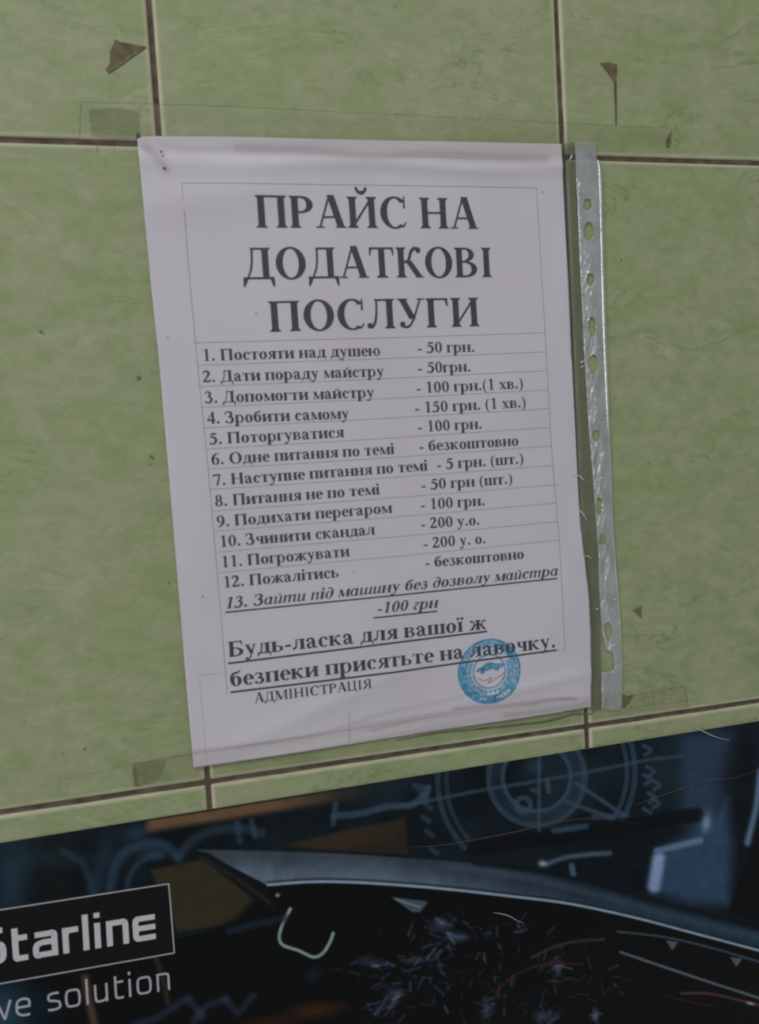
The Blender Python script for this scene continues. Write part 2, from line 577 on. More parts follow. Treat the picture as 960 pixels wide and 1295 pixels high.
def breve(g, x, y, r):
    g.arc(x, y + r * .75, r, r * 1.0, 185, 355, r * .42, r * .62)
    g.ball(x - r * .82, y + r * .72, r * .27); g.ball(x + r * .82, y + r * .72, r * .27)


H, X = 660, 462


def glyph(ch, g, it=False):
    """Draws ch into pen g, returns its advance."""
    K, T = g.K, g.T
    lw = K * .96
    if ch == ' ': return 250
    if ch == '.': g.ball(125, 68, 76); return 250
    if ch == '-': g.rect(45, 165, 290, 255); return 333
    if ch == '(': g.curve([(290, 670, 20), (150, 520, 75), (105, 250, 105), (150, -20, 75), (290, -170, 20)]); return 333
    if ch == ')': g.curve([(45, 670, 20), (185, 520, 75), (230, 250, 105), (185, -20, 75), (45, -170, 20)]); return 333
    if ch == '1':
        g.stem(265, 0, 680, 130, True, False, 75)
        g.quad((85, 590), (265, 690), (265, 640), (90, 560)); return 500
    if ch == '0': g.arc(250, 335, 218, 345, 0, 360, 135, 40, 26); return 500
    if ch == '2':
        g.curve([(60, 500, 60), (110, 620, 80), (225, 640, 90), (330, 590, 130), (345, 470, 140), (250, 300, 90), (60, 60, 60)])
        g.rect(30, 0, 440, 105); g.quad((440, 0), (475, 190), (440, 190), (390, 90)); return 500
    if ch == '3':
        g.curve([(55, 530, 50), (110, 640, 60), (220, 650, 70), (310, 580, 120), (290, 450, 100), (170, 375, 50)])
        g.curve([(170, 380, 50), (310, 340, 90), (380, 210, 140), (310, 60, 110), (180, 10, 60), (70, 40, 60)])
        g.ball(75, 65, 62); return 500
    if ch == '4':
        g.stem(340, 0, 680, 130, True, False, 40); g.rect(25, 150, 475, 245); g.line(60, 235, 335, 680, 50); return 500
    if ch == '5':
        g.quad((150, 655), (440, 655), (405, 550), (120, 550)); g.line(100, 390, 160, 600, 45)
        g.curve([(95, 400, 50), (220, 425, 90), (350, 350, 130), (385, 210, 145), (310, 60, 110), (180, 10, 60), (70, 40, 60)])
        g.ball(78, 62, 60); return 500
    if ch == '6':
        g.arc(255, 210, 215, 222, 0, 360, 130, 40); g.curve([(440, 680, 30), (250, 590, 90), (110, 420, 125), (80, 230, 110)]); return 500
    if ch == '7': g.rect(40, 560, 460, 660); g.quad((370, 580), (460, 620), (290, 0), (180, 0)); g.rect(40, 490, 75, 600); return 500
    if ch == '8':
        g.arc(250, 500, 178, 175, 0, 360, 115, 40); g.arc(250, 180, 215, 192, 0, 360, 130, 42); return 500
    if ch == '9':
        g.arc(245, 455, 215, 222, 0, 360, 130, 40); g.curve([(60, -10, 30), (250, 75, 90), (390, 240, 125), (420, 440, 110)]); return 500
    # ---- capitals
    if ch in 'ПНИЙЦ':
        xr = 613 if ch != 'Ц' else 590
        g.stem(160, 0, H); g.stem(xr, 0, H)
        if ch == 'П': g.rect(160, H - T, xr, H)
        if ch == 'Н': g.rect(160, 312, xr, 355)
        if ch in 'ИЙ': g.line(180, 60, 590, 600, 60)
        if ch == 'Й': breve(g, 386, 735, 135)
        if ch == 'Ц': g.rect(160, 0, 740, T); g.quad((690, 0), (742, 30), (742, -160), (715, -160))
        return 778
    if ch == 'Р':
        g.stem(150, 0, H); g.rect(150, H - T, 310, H); g.rect(150, 305, 310, 305 + T); g.arc(300, 482, 270, 178, -90, 90, K); return 611
    if ch == 'А':
        g.line(95, 0, 352, 690, 48); g.line(595, 0, 375, 690, 165); g.rect(175, 205, 520, 248); g.rect(5, 0, 205, 30); g.rect(465, 0, 715, 30)
        return 722
    if ch == 'С':
        g.arc(390, 330, 350, 350, 42, 308, 165, 42); g.quad((600, 420), (648, 420), (648, 680), (615, 680))
        g.curve([(655, 130, 28), (620, 70, 36), (560, 20, 44)]); return 722
    if ch == 'О': g.arc(389, 330, 352, 350, 0, 360, 165, 42, 30); return 778
    if ch == 'Д':
        g.stem(545, 30, H, K, False, True); g.rect(210, H - T, 640, H); g.curve([(245, 640, 48), (238, 420, 48), (200, 200, 46), (120, 30, 40)])
        g.rect(25, 0, 725, 46); g.quad((14, 46), (150, 46), (52, -150), (10, -165)); g.quad((620, 46), (735, 46), (740, -165), (700, -150)); return 748
    if ch == 'Л':
        g.stem(560, 0, H); g.rect(205, H - T, 640, H); g.curve([(255, 640, 46), (245, 380, 48), (205, 160, 60), (140, 50, 60), (80, 30, 40)]); g.ball(75, 70, 66); return 722
    if ch in 'ТГБ':
        if ch == 'Т':
            g.stem(333, 0, H, K, True, False, 70); g.rect(35, H - T, 632, H)
            g.quad((30, 480), (52, 480), (110, H - 20), (35, H)); g.quad((615, 480), (637, 480), (632, H), (560, H - 20)); return 667
        g.stem(150, 0, H); g.rect(150, H - T, 560, H); g.quad((552, 470), (577, 470), (570, H), (480, H - 20))
        if ch == 'Б':
            g.rect(150, 345, 320, 385); g.rect(150, 0, 320, T); g.arc(310, 192, 300, 192, -90, 90, K); return 650
        return 610
    if ch == 'К':
        g.stem(150, 0, H); g.line(610, 0, 330, 370, 165); g.curve([(220, 330, 45), (340, 390, 60), (410, 560, 75), (500, 640, 70), (600, 620, 50)])
        g.ball(590, 600, 66); g.rect(500, 0, 715, 30); return 720
    if ch == 'В':
        g.stem(150, 0, H); g.rect(150, H - T, 320, H); g.rect(150, 325, 330, 325 + T); g.rect(150, 0, 320, T)
        g.arc(300, 505, 240, 156, -90, 90, 140); g.arc(310, 182, 300, 182, -90, 90, K); return 667
    if ch in 'ІЇ': g.stem(194, 0, H); return 389
    if ch == 'У':
        g.line(395, 200, 150, H, 165); g.curve([(600, H, 44), (440, 260, 46), (340, 80, 50), (240, 20, 56), (150, 40, 44)])
        g.ball(140, 82, 68); g.rect(30, H - 30, 290, H); g.rect(510, H - 30, 700, H); return 705
    if ch == 'З':
        g.curve([(60, 520, 50), (120, 640, 55), (250, 660, 62), (370, 590, 140), (360, 440, 130), (220, 350, 50)])
        g.curve([(220, 355, 50), (390, 330, 110), (450, 190, 160), (380, 50, 110), (230, 5, 55), (90, 50, 55)])
        g.ball(95, 100, 62); g.rect(35, 480, 65, 665); return 570
    if ch == 'М':
        g.stem(120, 0, H, 46, True, False); g.stem(800, 0, H); g.line(430, 30, 165, H, 160); g.line(440, 30, 780, H, 46); g.rect(20, H - 32, 230, H); return 944
    if ch == 'Я':
        g.stem(560, 0, H); g.rect(380, H - T, 560, H); g.rect(380, 310, 560, 310 + T); g.arc(395, 485, 270, 176, 90, 270, K)
        g.line(110, 0, 380, 330, 150); g.rect(10, 0, 200, 30); return 722
    # ---- italic substitutes
    if it and ch in 'итпшй':
        n = {'и': 2, 'й': 2, 'п': 2, 'т': 3, 'ш': 3}[ch]
        st = [110 + i * 265 for i in range(n)]
        for x in st: g.rect(x - 52, 0, x + 52, X - 10)
        if ch in 'ийш':
            for a, b in zip(st, st[1:]):
                g.curve([(a, 60, 60), (a + 70, 20, 50), (b - 60, 120, 34), (b - 30, 220, 26)])
            g.rect(st[0] - 90, X - 45, st[0], X - 10); g.quad((st[-1], 0), (st[-1] + 100, 100), (st[-1] + 120, 85), (st[-1] + 20, -5))
        else:
            for a, b in zip(st, st[1:]):
                g.curve([(a + 30, 240, 26), (a + 70, 350, 34), (b - 60, 435, 50), (b, 390, 70)])
            g.rect(st[0] - 90, X - 45, st[0], X - 10); g.quad((st[-1], 0), (st[-1] + 100, 100), (st[-1] + 120, 85), (st[-1] + 20, -5))
        if ch == 'й': breve(g, 270, 520, 85)
        return st[-1] + 125
    if it and ch == 'а':
        g.arc(225, 222, 200, 236, 0, 360, 110, 36); g.rect(325, 0, 430, X); g.quad((400, 0), (510, 100), (525, 85), (440, -8)); return 520
    if it and ch == 'д':
        g.arc(245, 215, 210, 228, 0, 360, 120, 36); g.curve([(400, 200, 110), (420, 420, 95), (330, 600, 60), (170, 640, 40)]); g.ball(160, 620, 45); return 500
    if it and ch == 'г':
        g.curve([(90, 360, 30), (160, 450, 60), (280, 420, 60), (360, 440, 40)]); g.curve([(350, 430, 40), (200, 260, 70), (130, 120, 110), (220, 10, 60), (330, 70, 26)]); return 400
    # ---- lower case
    if ch == 'о': g.arc(250, 226, 222, 240, 0, 360, lw, 36, 22); return 500
    if ch in 'сеэ':
        g.arc(240, 226, 212, 240, 45 if ch == 'с' else 0, 318, lw, 36)
        if ch == 'с': g.ball(355, 345, 58)
        else: g.rect(90, 225, 440, 262)
        return 444
    if ch == 'т':
        g.stem(243, 0, X, lw, True, False, 50); g.rect(25, X - 36, 462, X); g.quad((20, 320), (42, 320), (90, X), (25, X)); g.quad((445, 320), (467, 320), (462, X), (400, X)); return 487
    if ch in 'инпйцшч':
        if ch == 'ш':
            for x in (125, 400, 675): g.stem(x, 0, X, lw, True, True, 44)
            g.rect(125, 0, 675, 36); return 800
        a, b = 125, 450
        if ch == 'ч':
            g.stem(400, 0, X, lw, True, True, 44); g.rect(70, X - 30, 230, X); g.curve([(140, X, 120), (145, 300, 120), (230, 210, 60), (360, 235, 40)]); return 528
        g.stem(a, 0, X, lw, True, True, 44); g.stem(b, 0, X, lw, True, True, 44)
        if ch in 'ий': g.line(150, 50, 430, 410, 72)
        if ch == 'й': breve(g, 288, 520, 95)
        if ch == 'н': g.rect(a, 215, b, 252)
        if ch == 'п': g.rect(a, X - 38, b, X)
        if ch == 'ц': g.rect(a, 0, 560, 36); g.rect(530, -120, 560, 30)
        return 576
    if ch == 'а':
        g.curve([(70, 350, 60), (130, 430, 60), (240, 440, 70), (310, 370, 115), (325, 260, lw)]); g.ball(95, 350, 58)
        g.rect(262, 60, 390, 300); g.curve([(330, 275, 30), (190, 235, 60), (100, 140, 120), (140, 40, 90), (220, 35, 60), (320, 90, 34)])
        g.curve([(325, 110, 120), (370, 30, 80), (430, 30, 40), (480, 60, 24)]); return 500
    if ch == 'д':
        g.stem(400, 20, X, lw, False, True, 44); g.rect(150, X - 34, 460, X); g.curve([(185, X - 10, 62), (180, 300, 62), (155, 120, 60), (95, 20, 58)])
        g.rect(15, 0, 535, 50); g.quad((12, 40), (88, 40), (50, -125), (12, -125)); g.quad((465, 40), (538, 40), (538, -125), (500, -125)); return 549
    if ch == 'л':
        g.stem(410, 0, X, lw, True, True, 44); g.rect(150, X - 34, 460, X); g.curve([(180, X - 10, 58), (175, 270, 60), (150, 110, 66), (70, 35, 50)]); g.ball(72, 60, 56); return 541
    if ch == 'у':
        g.line(280, 60, 100, X, 130); g.curve([(400, X, 56), (300, 150, 56), (230, -60, 58), (150, -180, 56), (80, -170, 50)]); g.ball(75, -150, 56)
        g.rect(15, X - 30, 220, X); g.rect(330, X - 30, 480, X); return 500
    if ch == 'ю':
        g.stem(115, 0, X, lw, True, True, 44); g.rect(115, 212, 360, 250); g.arc(525, 226, 205, 240, 0, 360, 122, 36, 20); return 756
    if ch == 'я':
        g.stem(390, 0, X, lw, True, True, 44); g.rect(270, X - 36, 390, X); g.rect(270, 205, 390, 240); g.arc(280, 334, 200, 130, 90, 270, 120, 36)
        g.line(85, 0, 270, 225, 110); g.rect(15, 0, 150, 28); return 505
    if ch == 'р':
        g.stem(125, -200, X, lw, True, False, 48); g.rect(20, X - 30, 130, X); g.arc(290, 226, 222, 240, -140, 140, 130, 36); return 556
    if ch == 'б':
        g.arc(255, 222, 215, 230, 0, 360, lw, 36); g.curve([(85, 240, 100), (85, 430, 90), (190, 560, 90), (340, 590, 80), (430, 680, 34)]); return 500
    if ch == 'м':
        g.stem(95, 0, X, 42, True, False, 44); g.stem(560, 0, X, lw, True, True, 36); g.line(310, 30, 125, X, 130); g.line(320, 30, 540, X, 40); g.rect(15, X - 30, 190, X); return 663
    if ch == 'г':
        g.stem(125, 0, X, lw, True, True, 44); g.rect(125, X - 36, 390, X); g.quad((368, 300), (390, 300), (392, X), (320, X)); return 420
    if ch == 'в':
        g.stem(125, 0, X, lw, True, True, 44); g.rect(125, X - 34, 260, X); g.rect(125, 228, 270, 262); g.rect(125, 0, 260, 34)
        g.arc(250, 352, 190, 110, -90, 90, 115, 34); g.arc(255, 132, 225, 132, -90, 90, 125, 34); return 520
    if ch == 'ь':
        g.stem(125, 0, X, lw, True, True, 44); g.rect(125, 235, 270, 270); g.rect(125, 0, 260, 34); g.arc(255, 136, 225, 136, -90, 90, 125, 34); return 508
    if ch == 'з':
        g.curve([(60, 370, 44), (110, 445, 46), (200, 455, 54), (285, 400, 110), (270, 300, 90), (165, 245, 40)])
        g.curve([(165, 248, 40), (300, 220, 90), (340, 130, 120), (280, 30, 80), (170, 5, 46), (70, 40, 46)]); g.ball(80, 70, 54); return 433
    if ch == 'к':
        g.stem(125, 0, X, lw, True, True, 44); g.line(450, 0, 240, 260, 135); g.curve([(180, 230, 40), (270, 270, 50), (330, 390, 60), (390, 440, 56), (450, 430, 40)])
        g.ball(450, 415, 52); g.rect(370, 0, 545, 28); return 560
    if ch == 'ж':
        g.stem(380, 0, X, lw, True, True, 44)
        for s in (-1, 1):
            g.line(380 + s * 300, 0, 380 + s * 120, 260, 120); g.curve([(380, 230, 40), (380 + s * 150, 270, 50), (380 + s * 200, 390, 56), (380 + s * 290, 430, 44)])
            g.ball(380 + s * 300, 410, 50); g.rect(380 + s * 300 - 80, 0, 380 + s * 300 + 80, 28)
        return 761
    if ch == 'х':
        g.line(390, 0, 115, X, 135); g.line(95, 0, 400, X, 44); g.rect(15, 0, 180, 28); g.rect(285, 0, 490, 28); g.rect(10, X - 28, 215, X); g.rect(320, X - 28, 480, X); return 500
    if ch == 'і': g.stem(139, 0, X, lw, True, True, 44); g.ball(139, 610, 76); return 278
    if ch == 'ї': g.stem(155, 0, X, lw, True, True, 44); g.ball(65, 610, 66); g.ball(245, 610, 66); return 310
    raise ValueError(ch)


class Ink:
    """Collects flat print in wall mm and lays it on a surface."""
    def __init__(s, off, rel=True):
        s.v = []; s.f = []; s.off = off; s.rel = rel

    def face(s, pts):
        a = sum(pts[i][0] * pts[(i + 1) % len(pts)][1] - pts[(i + 1) % len(pts)][0] * pts[i][1] for i in range(len(pts)))
        if a < 0: pts = pts[::-1]
        n = len(s.v)
        for x, z in pts:
            y = relief(x, z) if s.rel else 0.0
            s.v.append(P(x, -(y + s.off + (0 if s.rel else 0.0008 * len(s.f))), z))
        s.f.append(tuple(range(n, n + len(pts))))

    def text(s, string, p0, p1, cap, it=False, font=None, K=150, T=44, shear=0.24, kx=0.0, upright=False):
        """string from wall point p0 to p1 (baseline ends), cap height in mm."""
        g = Pen(K, T); x = 0; runs = []
        fn = font or glyph
        first = None
        for ch in string:
            q0 = len(g.q)
            adv = fn(ch, g, it) + kx
            runs.append((q0, len(g.q), x)); x += adv
        total = x - 30
        dx, dz = p1[0] - p0[0], p1[1] - p0[1]
        Lw = math.hypot(dx, dz)
        ux, uz = dx / Lw, dz / Lw
        sx = Lw / total; sy = cap / (660.0 if font is None else 700.0)
        nxv, nzv = (0.0, 1.0) if upright else (-uz, ux)
        for a, b, x0 in runs:
            for q in g.q[a:b]:
                pts = []
                for gx, gy in q:
                    if it: gx += shear * gy - 40
                    X_, Y_ = (gx + x0 - 15) * sx, gy * sy
                    pts.append((p0[0] + ux * X_ + nxv * Y_, p0[1] + uz * X_ + nzv * Y_))
                s.face(pts)

    def stroke(s, pts, w, step=6):
        """thin line through wall points."""
        for a, b in zip(pts, pts[1:]):
            L_ = math.hypot(b[0] - a[0], b[1] - a[1])
            if L_ < 1e-6: continue
            k = max(1, int(L_ / step))
            n = (-(b[1] - a[1]) / L_ * w / 2, (b[0] - a[0]) / L_ * w / 2)
            for i in range(k):
                p = [a[0] + (b[0] - a[0]) * i / k, a[1] + (b[1] - a[1]) * i / k]
                q = [a[0] + (b[0] - a[0]) * (i + 1) / k, a[1] + (b[1] - a[1]) * (i + 1) / k]
                s.face([(p[0] + n[0], p[1] + n[1]), (q[0] + n[0], q[1] + n[1]), (q[0] - n[0], q[1] - n[1]), (p[0] - n[0], p[1] - n[1])])

    def build(s, name, mat, parent, label=None):
        o = mesh_obj(name, s.v, s.f, mat, parent)
        if label: o['label'] = label
        return o


def w1(u, v):                                            # on the notice's own surface
    x, z = wall(u, v, -1.7)
    return wall(u, v, -relief(x, z))


INK = 0.10
HEAD = [('ПРАЙС НА', (323.5, 288), (604.5, 289.5), 14.9), ('ДОДАТКОВІ', (308, 353.5), (624.6, 350.5), 14.7), ('ПОСЛУГИ', (340.5, 419.8), (607.7, 412.5), 14.4)]
for s_, a, b_, cap in HEAD:
    k = Ink(INK); k.text(s_, w1(*a), w1(*b_), cap)
    k.build('heading_line', M_ink, notice, 'large bold capitals')

LIST = [('1. Постояти над душею', (256.3, 456.6), (481, 449.8), '- 50 грн.', (528, 446.5), (600.5, 445)),
        ('2. Дати пораду майстру', (256.8, 483.6), (486, 476), '- 50грн.', (528.5, 472), (595.6, 469.8)),
        ('3. Допомогти майстру', (259.5, 510), (473.5, 502.6), '- 100 грн.(1 хв.)', (526.6, 497.4), (662, 491)),
        ('4. Зробити самому', (262.2, 536), (441.8, 529.5), '- 150 грн. (1 хв.)', (524.7, 522.6), (665.5, 515)),
        ('5. Поторгуватися', (265, 562.2), (435, 553), '- 100 грн.', (528.5, 546.5), (609.7, 542)),
        ('6. Одне питання по темі', (267.6, 588), (499, 574), '- безкоштовно', (530, 571), (656, 563.4)),
        ('7. Наступне питання по темі', (269.8, 614.4), (541, 595), '- 5 грн. (шт.)', (552.3, 594), (662.5, 586)),
        ('8. Питання не по темі', (272, 640.7), (480.5, 625.2), '- 50 грн (шт.)', (532.8, 620), (648.5, 611.5)),
        ('9. Подихати перегаром', (274.4, 666.7), (495.7, 648.5), '- 100 грн.', (532, 645), (613.3, 639)),
        ('10. Зчинити скандал', (278, 692), (474.3, 676), '- 200 у.о.', (532.3, 669), (606.8, 663.5)),
        ('11. Погрожувати', (280, 718), (442.3, 703.5), '- 200 у. о.', (535.5, 694), (614.6, 687)),
        ('12. Пожалітись', (282.5, 743.5), (428.8, 729.8), '- безкоштовно', (537.7, 718), (662.8, 706.5))]
for s_, a, b_, s2, c_, d_ in LIST:
    k = Ink(INK)
    k.text(s_, w1(*a), w1(*b_), 5.35, K=158, T=58)
    k.build('entry_text', M_ink, notice)
    k = Ink(INK)
    k.text(s2, w1(*c_), w1(*d_), 5.35, K=158, T=58)
    k.build('price_text', M_ink, notice)

k = Ink(INK)
k.text('13. Зайти під машину без дозволу майстра', w1(284.7, 770), w1(706, 727.5), 5.35, it=True, K=150, T=55)
k.stroke([w1(285, 774.5), w1(500, 753), w1(705, 731.5)], 0.75)
k.text('-100 грн', w1(477, 776), w1(554, 768), 5.35, it=True, K=150, T=55)
k.stroke([w1(472, 781.5), w1(553, 773)], 0.75)
k.build('italic_price_line', M_ink, notice, 'underlined italic line')
k = Ink(INK)
k.text('Будь-ласка для вашої ж', w1(289, 831), w1(615, 795.5), 7.4, K=155, T=54)
k.stroke([w1(288.5, 839), w1(450, 819), w1(616, 798.5)], 0.95)
k.build('closing_line', M_ink, notice, 'large underlined request')
k = Ink(INK)
k.text('безпеки присятьте на лавочку.', w1(291.3, 868.5), w1(703, 818.5), 7.4, K=155, T=54)
k.stroke([w1(291.5, 875.5), w1(500, 850), w1(704, 822)], 0.95)
k.build('closing_line', M_ink, notice, 'large underlined request')
k = Ink(INK)
k.text('АДМІНІСТРАЦІЯ', w1(322, 889), w1(470.5, 870), 4.7, K=130, T=52)
k.build('signature_line', M_ink, notice, 'small thin capitals')

# table rules
LR = [(246, 433.5, 689, 420.7), (249, 462, 690, 445), (251, 489, 691, 468.8), (254, 515.3, 692.5, 493), (256.5, 541.3, 694.5, 516.7),
      (259, 568, 696.5, 540.5), (262, 593.5, 698, 564), (265, 619, 700, 588.7), (268, 646.3, 703, 613), (270.5, 672, 704.5, 636),
      (273, 698.5, 706, 659.6), (275.5, 724.5, 707.5, 683)]
k = Ink(INK - .03)
for u0, v0, u1, v1 in LR:
    vm = (v0 + v1) / 2 + 0.8
    k.stroke([w1(u0, v0), w1((u0 + u1) / 2, vm), w1(u1, v1)], 0.24)
k.stroke([w1(230, 231.5), w1(450, 234), w1(678.6, 237.5), w1(689.4, 420.7), w1(697, 560), w1(707, 680), w1(714.5, 821.5), w1(704, 823)], 0.26)
k.stroke([w1(230, 231.5), w1(238, 330), w1(247, 433), w1(263, 590), w1(279.5, 780), w1(287.5, 878)], 0.26)
k.build('table_rule', M_rule, notice, 'thin grey lines of the table')
for a, b_, w_ in (((251, 854), (281, 851.5), .3), ((252, 858), (262, 968), .22), ((442, 900), (442, 935), .28)):
    k = Ink(INK - .05); k.stroke([w1(*a), w1(*b_)], w_); k.build('faint_line', M_fold, notice)
for u, v, r in ((256.5, 754.7, .5), (447, 722.7, .4), (686, 243, .5), (212, 427, .4), (324, 397, .45), (697, 803, .35), (208, 213, .9), (204, 192, .8), (206, 197, .6)):
    k = Ink(INK); c = w1(u, v); k.face([(c[0] + r * math.cos(t), c[1] + r * .8 * math.sin(t)) for t in [i * math.pi / 3 for i in range(6)]])
    k.build('ink_speck', M_ink2, notice)

# the round blue stamp
SC = w1(619, 849); R0 = 17.1


def ring(k, r0, r1, a0=0, a1=360, n=48, c=SC):
    for i in range(n):
        a, b = math.radians(a0 + (a1 - a0) * i / n), math.radians(a0 + (a1 - a0) * (i + 1) / n)
        k.face([(c[0] + r1 * math.cos(a), c[1] + r1 * math.sin(a)), (c[0] + r1 * math.cos(b), c[1] + r1 * math.sin(b)),
                (c[0] + r0 * math.cos(b), c[1] + r0 * math.sin(b)), (c[0] + r0 * math.cos(a), c[1] + r0 * math.sin(a))])


k = Ink(INK - .06); ring(k, 13.0, 16.6); ring(k, 9.9, 13.0, 150, 385)
st = k.build('round_stamp', M_stamp2, notice, 'round light blue ink stamp with a car emblem')
k = Ink(INK - .03)
ring(k, 16.2, 17.3); ring(k, 12.6, 13.2); ring(k, 8.4, 9.2); ring(k, 13.2, 16.4, 165, 330); ring(k, 13.2, 16.4, 20, 60)
random.seed(11)
for (rr, hh, n) in ((14.8, 1.5, 40), (10.9, 1.7, 28)):      # unreadable ring lettering: short radial marks
    for i in range(n):
        a = 2 * math.pi * i / n; r0, r1 = rr - hh / 2 * random.uniform(.5, 1), rr + hh / 2 * random.uniform(.5, 1); da = random.uniform(.018, .04) * 14 / rr
        k.face([(SC[0] + r0 * math.cos(a - da), SC[1] + r0 * math.sin(a - da)), (SC[0] + r0 * math.cos(a + da), SC[1] + r0 * math.sin(a + da)),
                (SC[0] + r1 * math.cos(a + da), SC[1] + r1 * math.sin(a + da)), (SC[0] + r1 * math.cos(a - da), SC[1] + r1 * math.sin(a - da))])
k.build('stamp_ring', M_stamp, st)
k = Ink(INK - .03)
car = [(-7.6, -.6), (-6.8, 1.0), (-3.8, 1.7), (-2.2, 3.4), (1.6, 3.8), (4.0, 2.6), (7.6, 2.8), (8.2, 2.0), (7.6, .4), (5.4, .2), (4.4, -.9), (3.0, .1), (-2.6, -.6), (-3.8, -1.7), (-5.2, -.8)]
from mathutils.geometry import tessellate_polygon
for t in tessellate_polygon([[Vector((x, y, 0)) for x, y in car]]):
    k.face([(SC[0] + car[i][0], SC[1] + 1 + car[i][1]) for i in t])
ring(k, .0, 1.3, n=10, c=(SC[0] - 3.9, SC[1] + .2)); ring(k, 0, 1.3, n=10, c=(SC[0] + 4.2, SC[1] + 1.0))
k.build('car_emblem', M_stamp, st)
k = Ink(INK + .02)
sc = [(SC[0] + x, SC[1] + z) for x, z in ((-6.5, -3), (-3, -4.6), (1, -3.2), (-1, -6), (5, -3.4), (9, -1.0))]
k.stroke([tuple(p) for p in catmull(sc, 5)], .35)
sc = [(SC[0] + x, SC[1] + z) for x, z in ((-11, -8), (-8.6, -6.4), (-9, -8.6), (-5, -7), (-6, -9.4), (-2, -9))]
k.stroke([tuple(p) for p in catmull(sc, 5)], .3)
k.build('pen_scribble', M_pen, st, 'thin reddish pen scribble over the stamp')

# ------------------------------------------------------------------ the plastic sleeve
sleeve = bpy.data.objects.new('plastic_sleeve', None)
scene.collection.objects.link(sleeve)
bx, bz = wall(480, 900)
sleeve.location = P(bx, 0, bz)
tag(sleeve, 'clear punched plastic pocket holding the price notice against the tiles', 'sleeve')
bpy.context.view_layer.update()


def keep(o):
    o.matrix_parent_inverse = sleeve.matrix_world.inverted()
    return o


FRONT = W([(172, 171), (330, 172), (560, 176), (725, 180), (727, 230), (731, 330), (736, 430), (742, 540), (748, 620),
           (754, 700), (757, 780), (758.5, 840), (759, 897), (700, 907), (600, 921), (440, 944), (243, 973), (214, 626), (189, 363)])
keep(sheet('front_film', lerp_poly(FRONT, 8), 0.45, M_film, sleeve, 4.0))
# dirty see-through margin between the notice and the punched strip
SIDE = W([(709, 183), (726, 181), (728, 230), (732, 330), (737, 430), (743, 540), (749, 620), (755, 700), (758, 780), (759.5, 840),
          (760, 897), (745.5, 899), (745.5, 850), (745, 800), (743, 760), (738, 715), (733, 670), (729, 600), (724, 500), (719, 400), (712, 250)])


def side_relief_sheet(name, outline, y0, amp, mat, parent, step, seed, fx=0.35, fz=0.12):
    bm = bmesh.new()
    bm.faces.new([bm.verts.new((x, 0, z)) for x, z in outline])
    xs = [p[0] for p in outline]; zs = [p[1] for p in outline]
    x = min(xs) + step
    while x < max(xs):
        bmesh.ops.bisect_plane(bm, geom=bm.verts[:] + bm.edges[:] + bm.faces[:], plane_co=(x, 0, 0), plane_no=(1, 0, 0)); x += step
    z = min(zs) + step
    while z < max(zs):
        bmesh.ops.bisect_plane(bm, geom=bm.verts[:] + bm.edges[:] + bm.faces[:], plane_co=(0, 0, z), plane_no=(0, 0, 1)); z += step
    rnd = np.random.RandomState(seed)
    ph = rnd.rand(8) * 6.28; a = rnd.uniform(.5, 1.6, (8, 2))
    for f in bm.faces:
        f.normal_update()
        if f.normal.y > 0: f.normal_flip()
    for v in bm.verts:
        x, _, z = v.co
        h = sum(math.sin(a[i][0] * fx * x * (1 + i * .25) + a[i][1] * fz * z * (1 + i * .35) + ph[i]) / (1 + i * .4) for i in range(8)) / 3
        v.co = Vector(P(x, -(y0 + amp * h), z))
    me = bpy.data.meshes.new(name); bm.to_mesh(me); bm.free(); me.materials.append(mat)
    me.polygons.foreach_set('use_smooth', [True] * len(me.polygons))
    o = bpy.data.objects.new(name, me); scene.collection.objects.link(o); o.parent = parent
    return keep(o)


side_relief_sheet('side_film', lerp_poly(SIDE, 4), 1.1, 0.25, M_film_side, sleeve, 1.2, 3)

# the punched strip: outline with its torn notch, holes cut by skipping cells of a fine grid
SL = [(180, 726), (230, 728), (330, 732), (430, 737), (540, 743.5), (620, 750), (700, 756), (760, 757.5), (800, 761), (822, 765.5), (824, 774), (846, 776), (850, 759.5), (897, 759.5)]
SR = [(180, 752), (230, 756), (330, 758.5), (430, 762), (540, 767.5), (620, 771.5), (700, 776), (760, 780), (800, 782.5), (846, 783.5), (897, 784)]
HOLES = [(741.3, 259.6, 5.8, 7.6), (743, 293.3, 6.3, 12), (745.4, 354, 5.5, 7.8), (747.6, 413.6, 5.0, 12.4), (749.6, 461, 5.8, 12.2),
         (753.2, 551, 4.2, 7.5), (756.5, 640, 4.0, 11), (761, 682, 4.5, 6.5), (768, 798, 4.6, 11.5)]


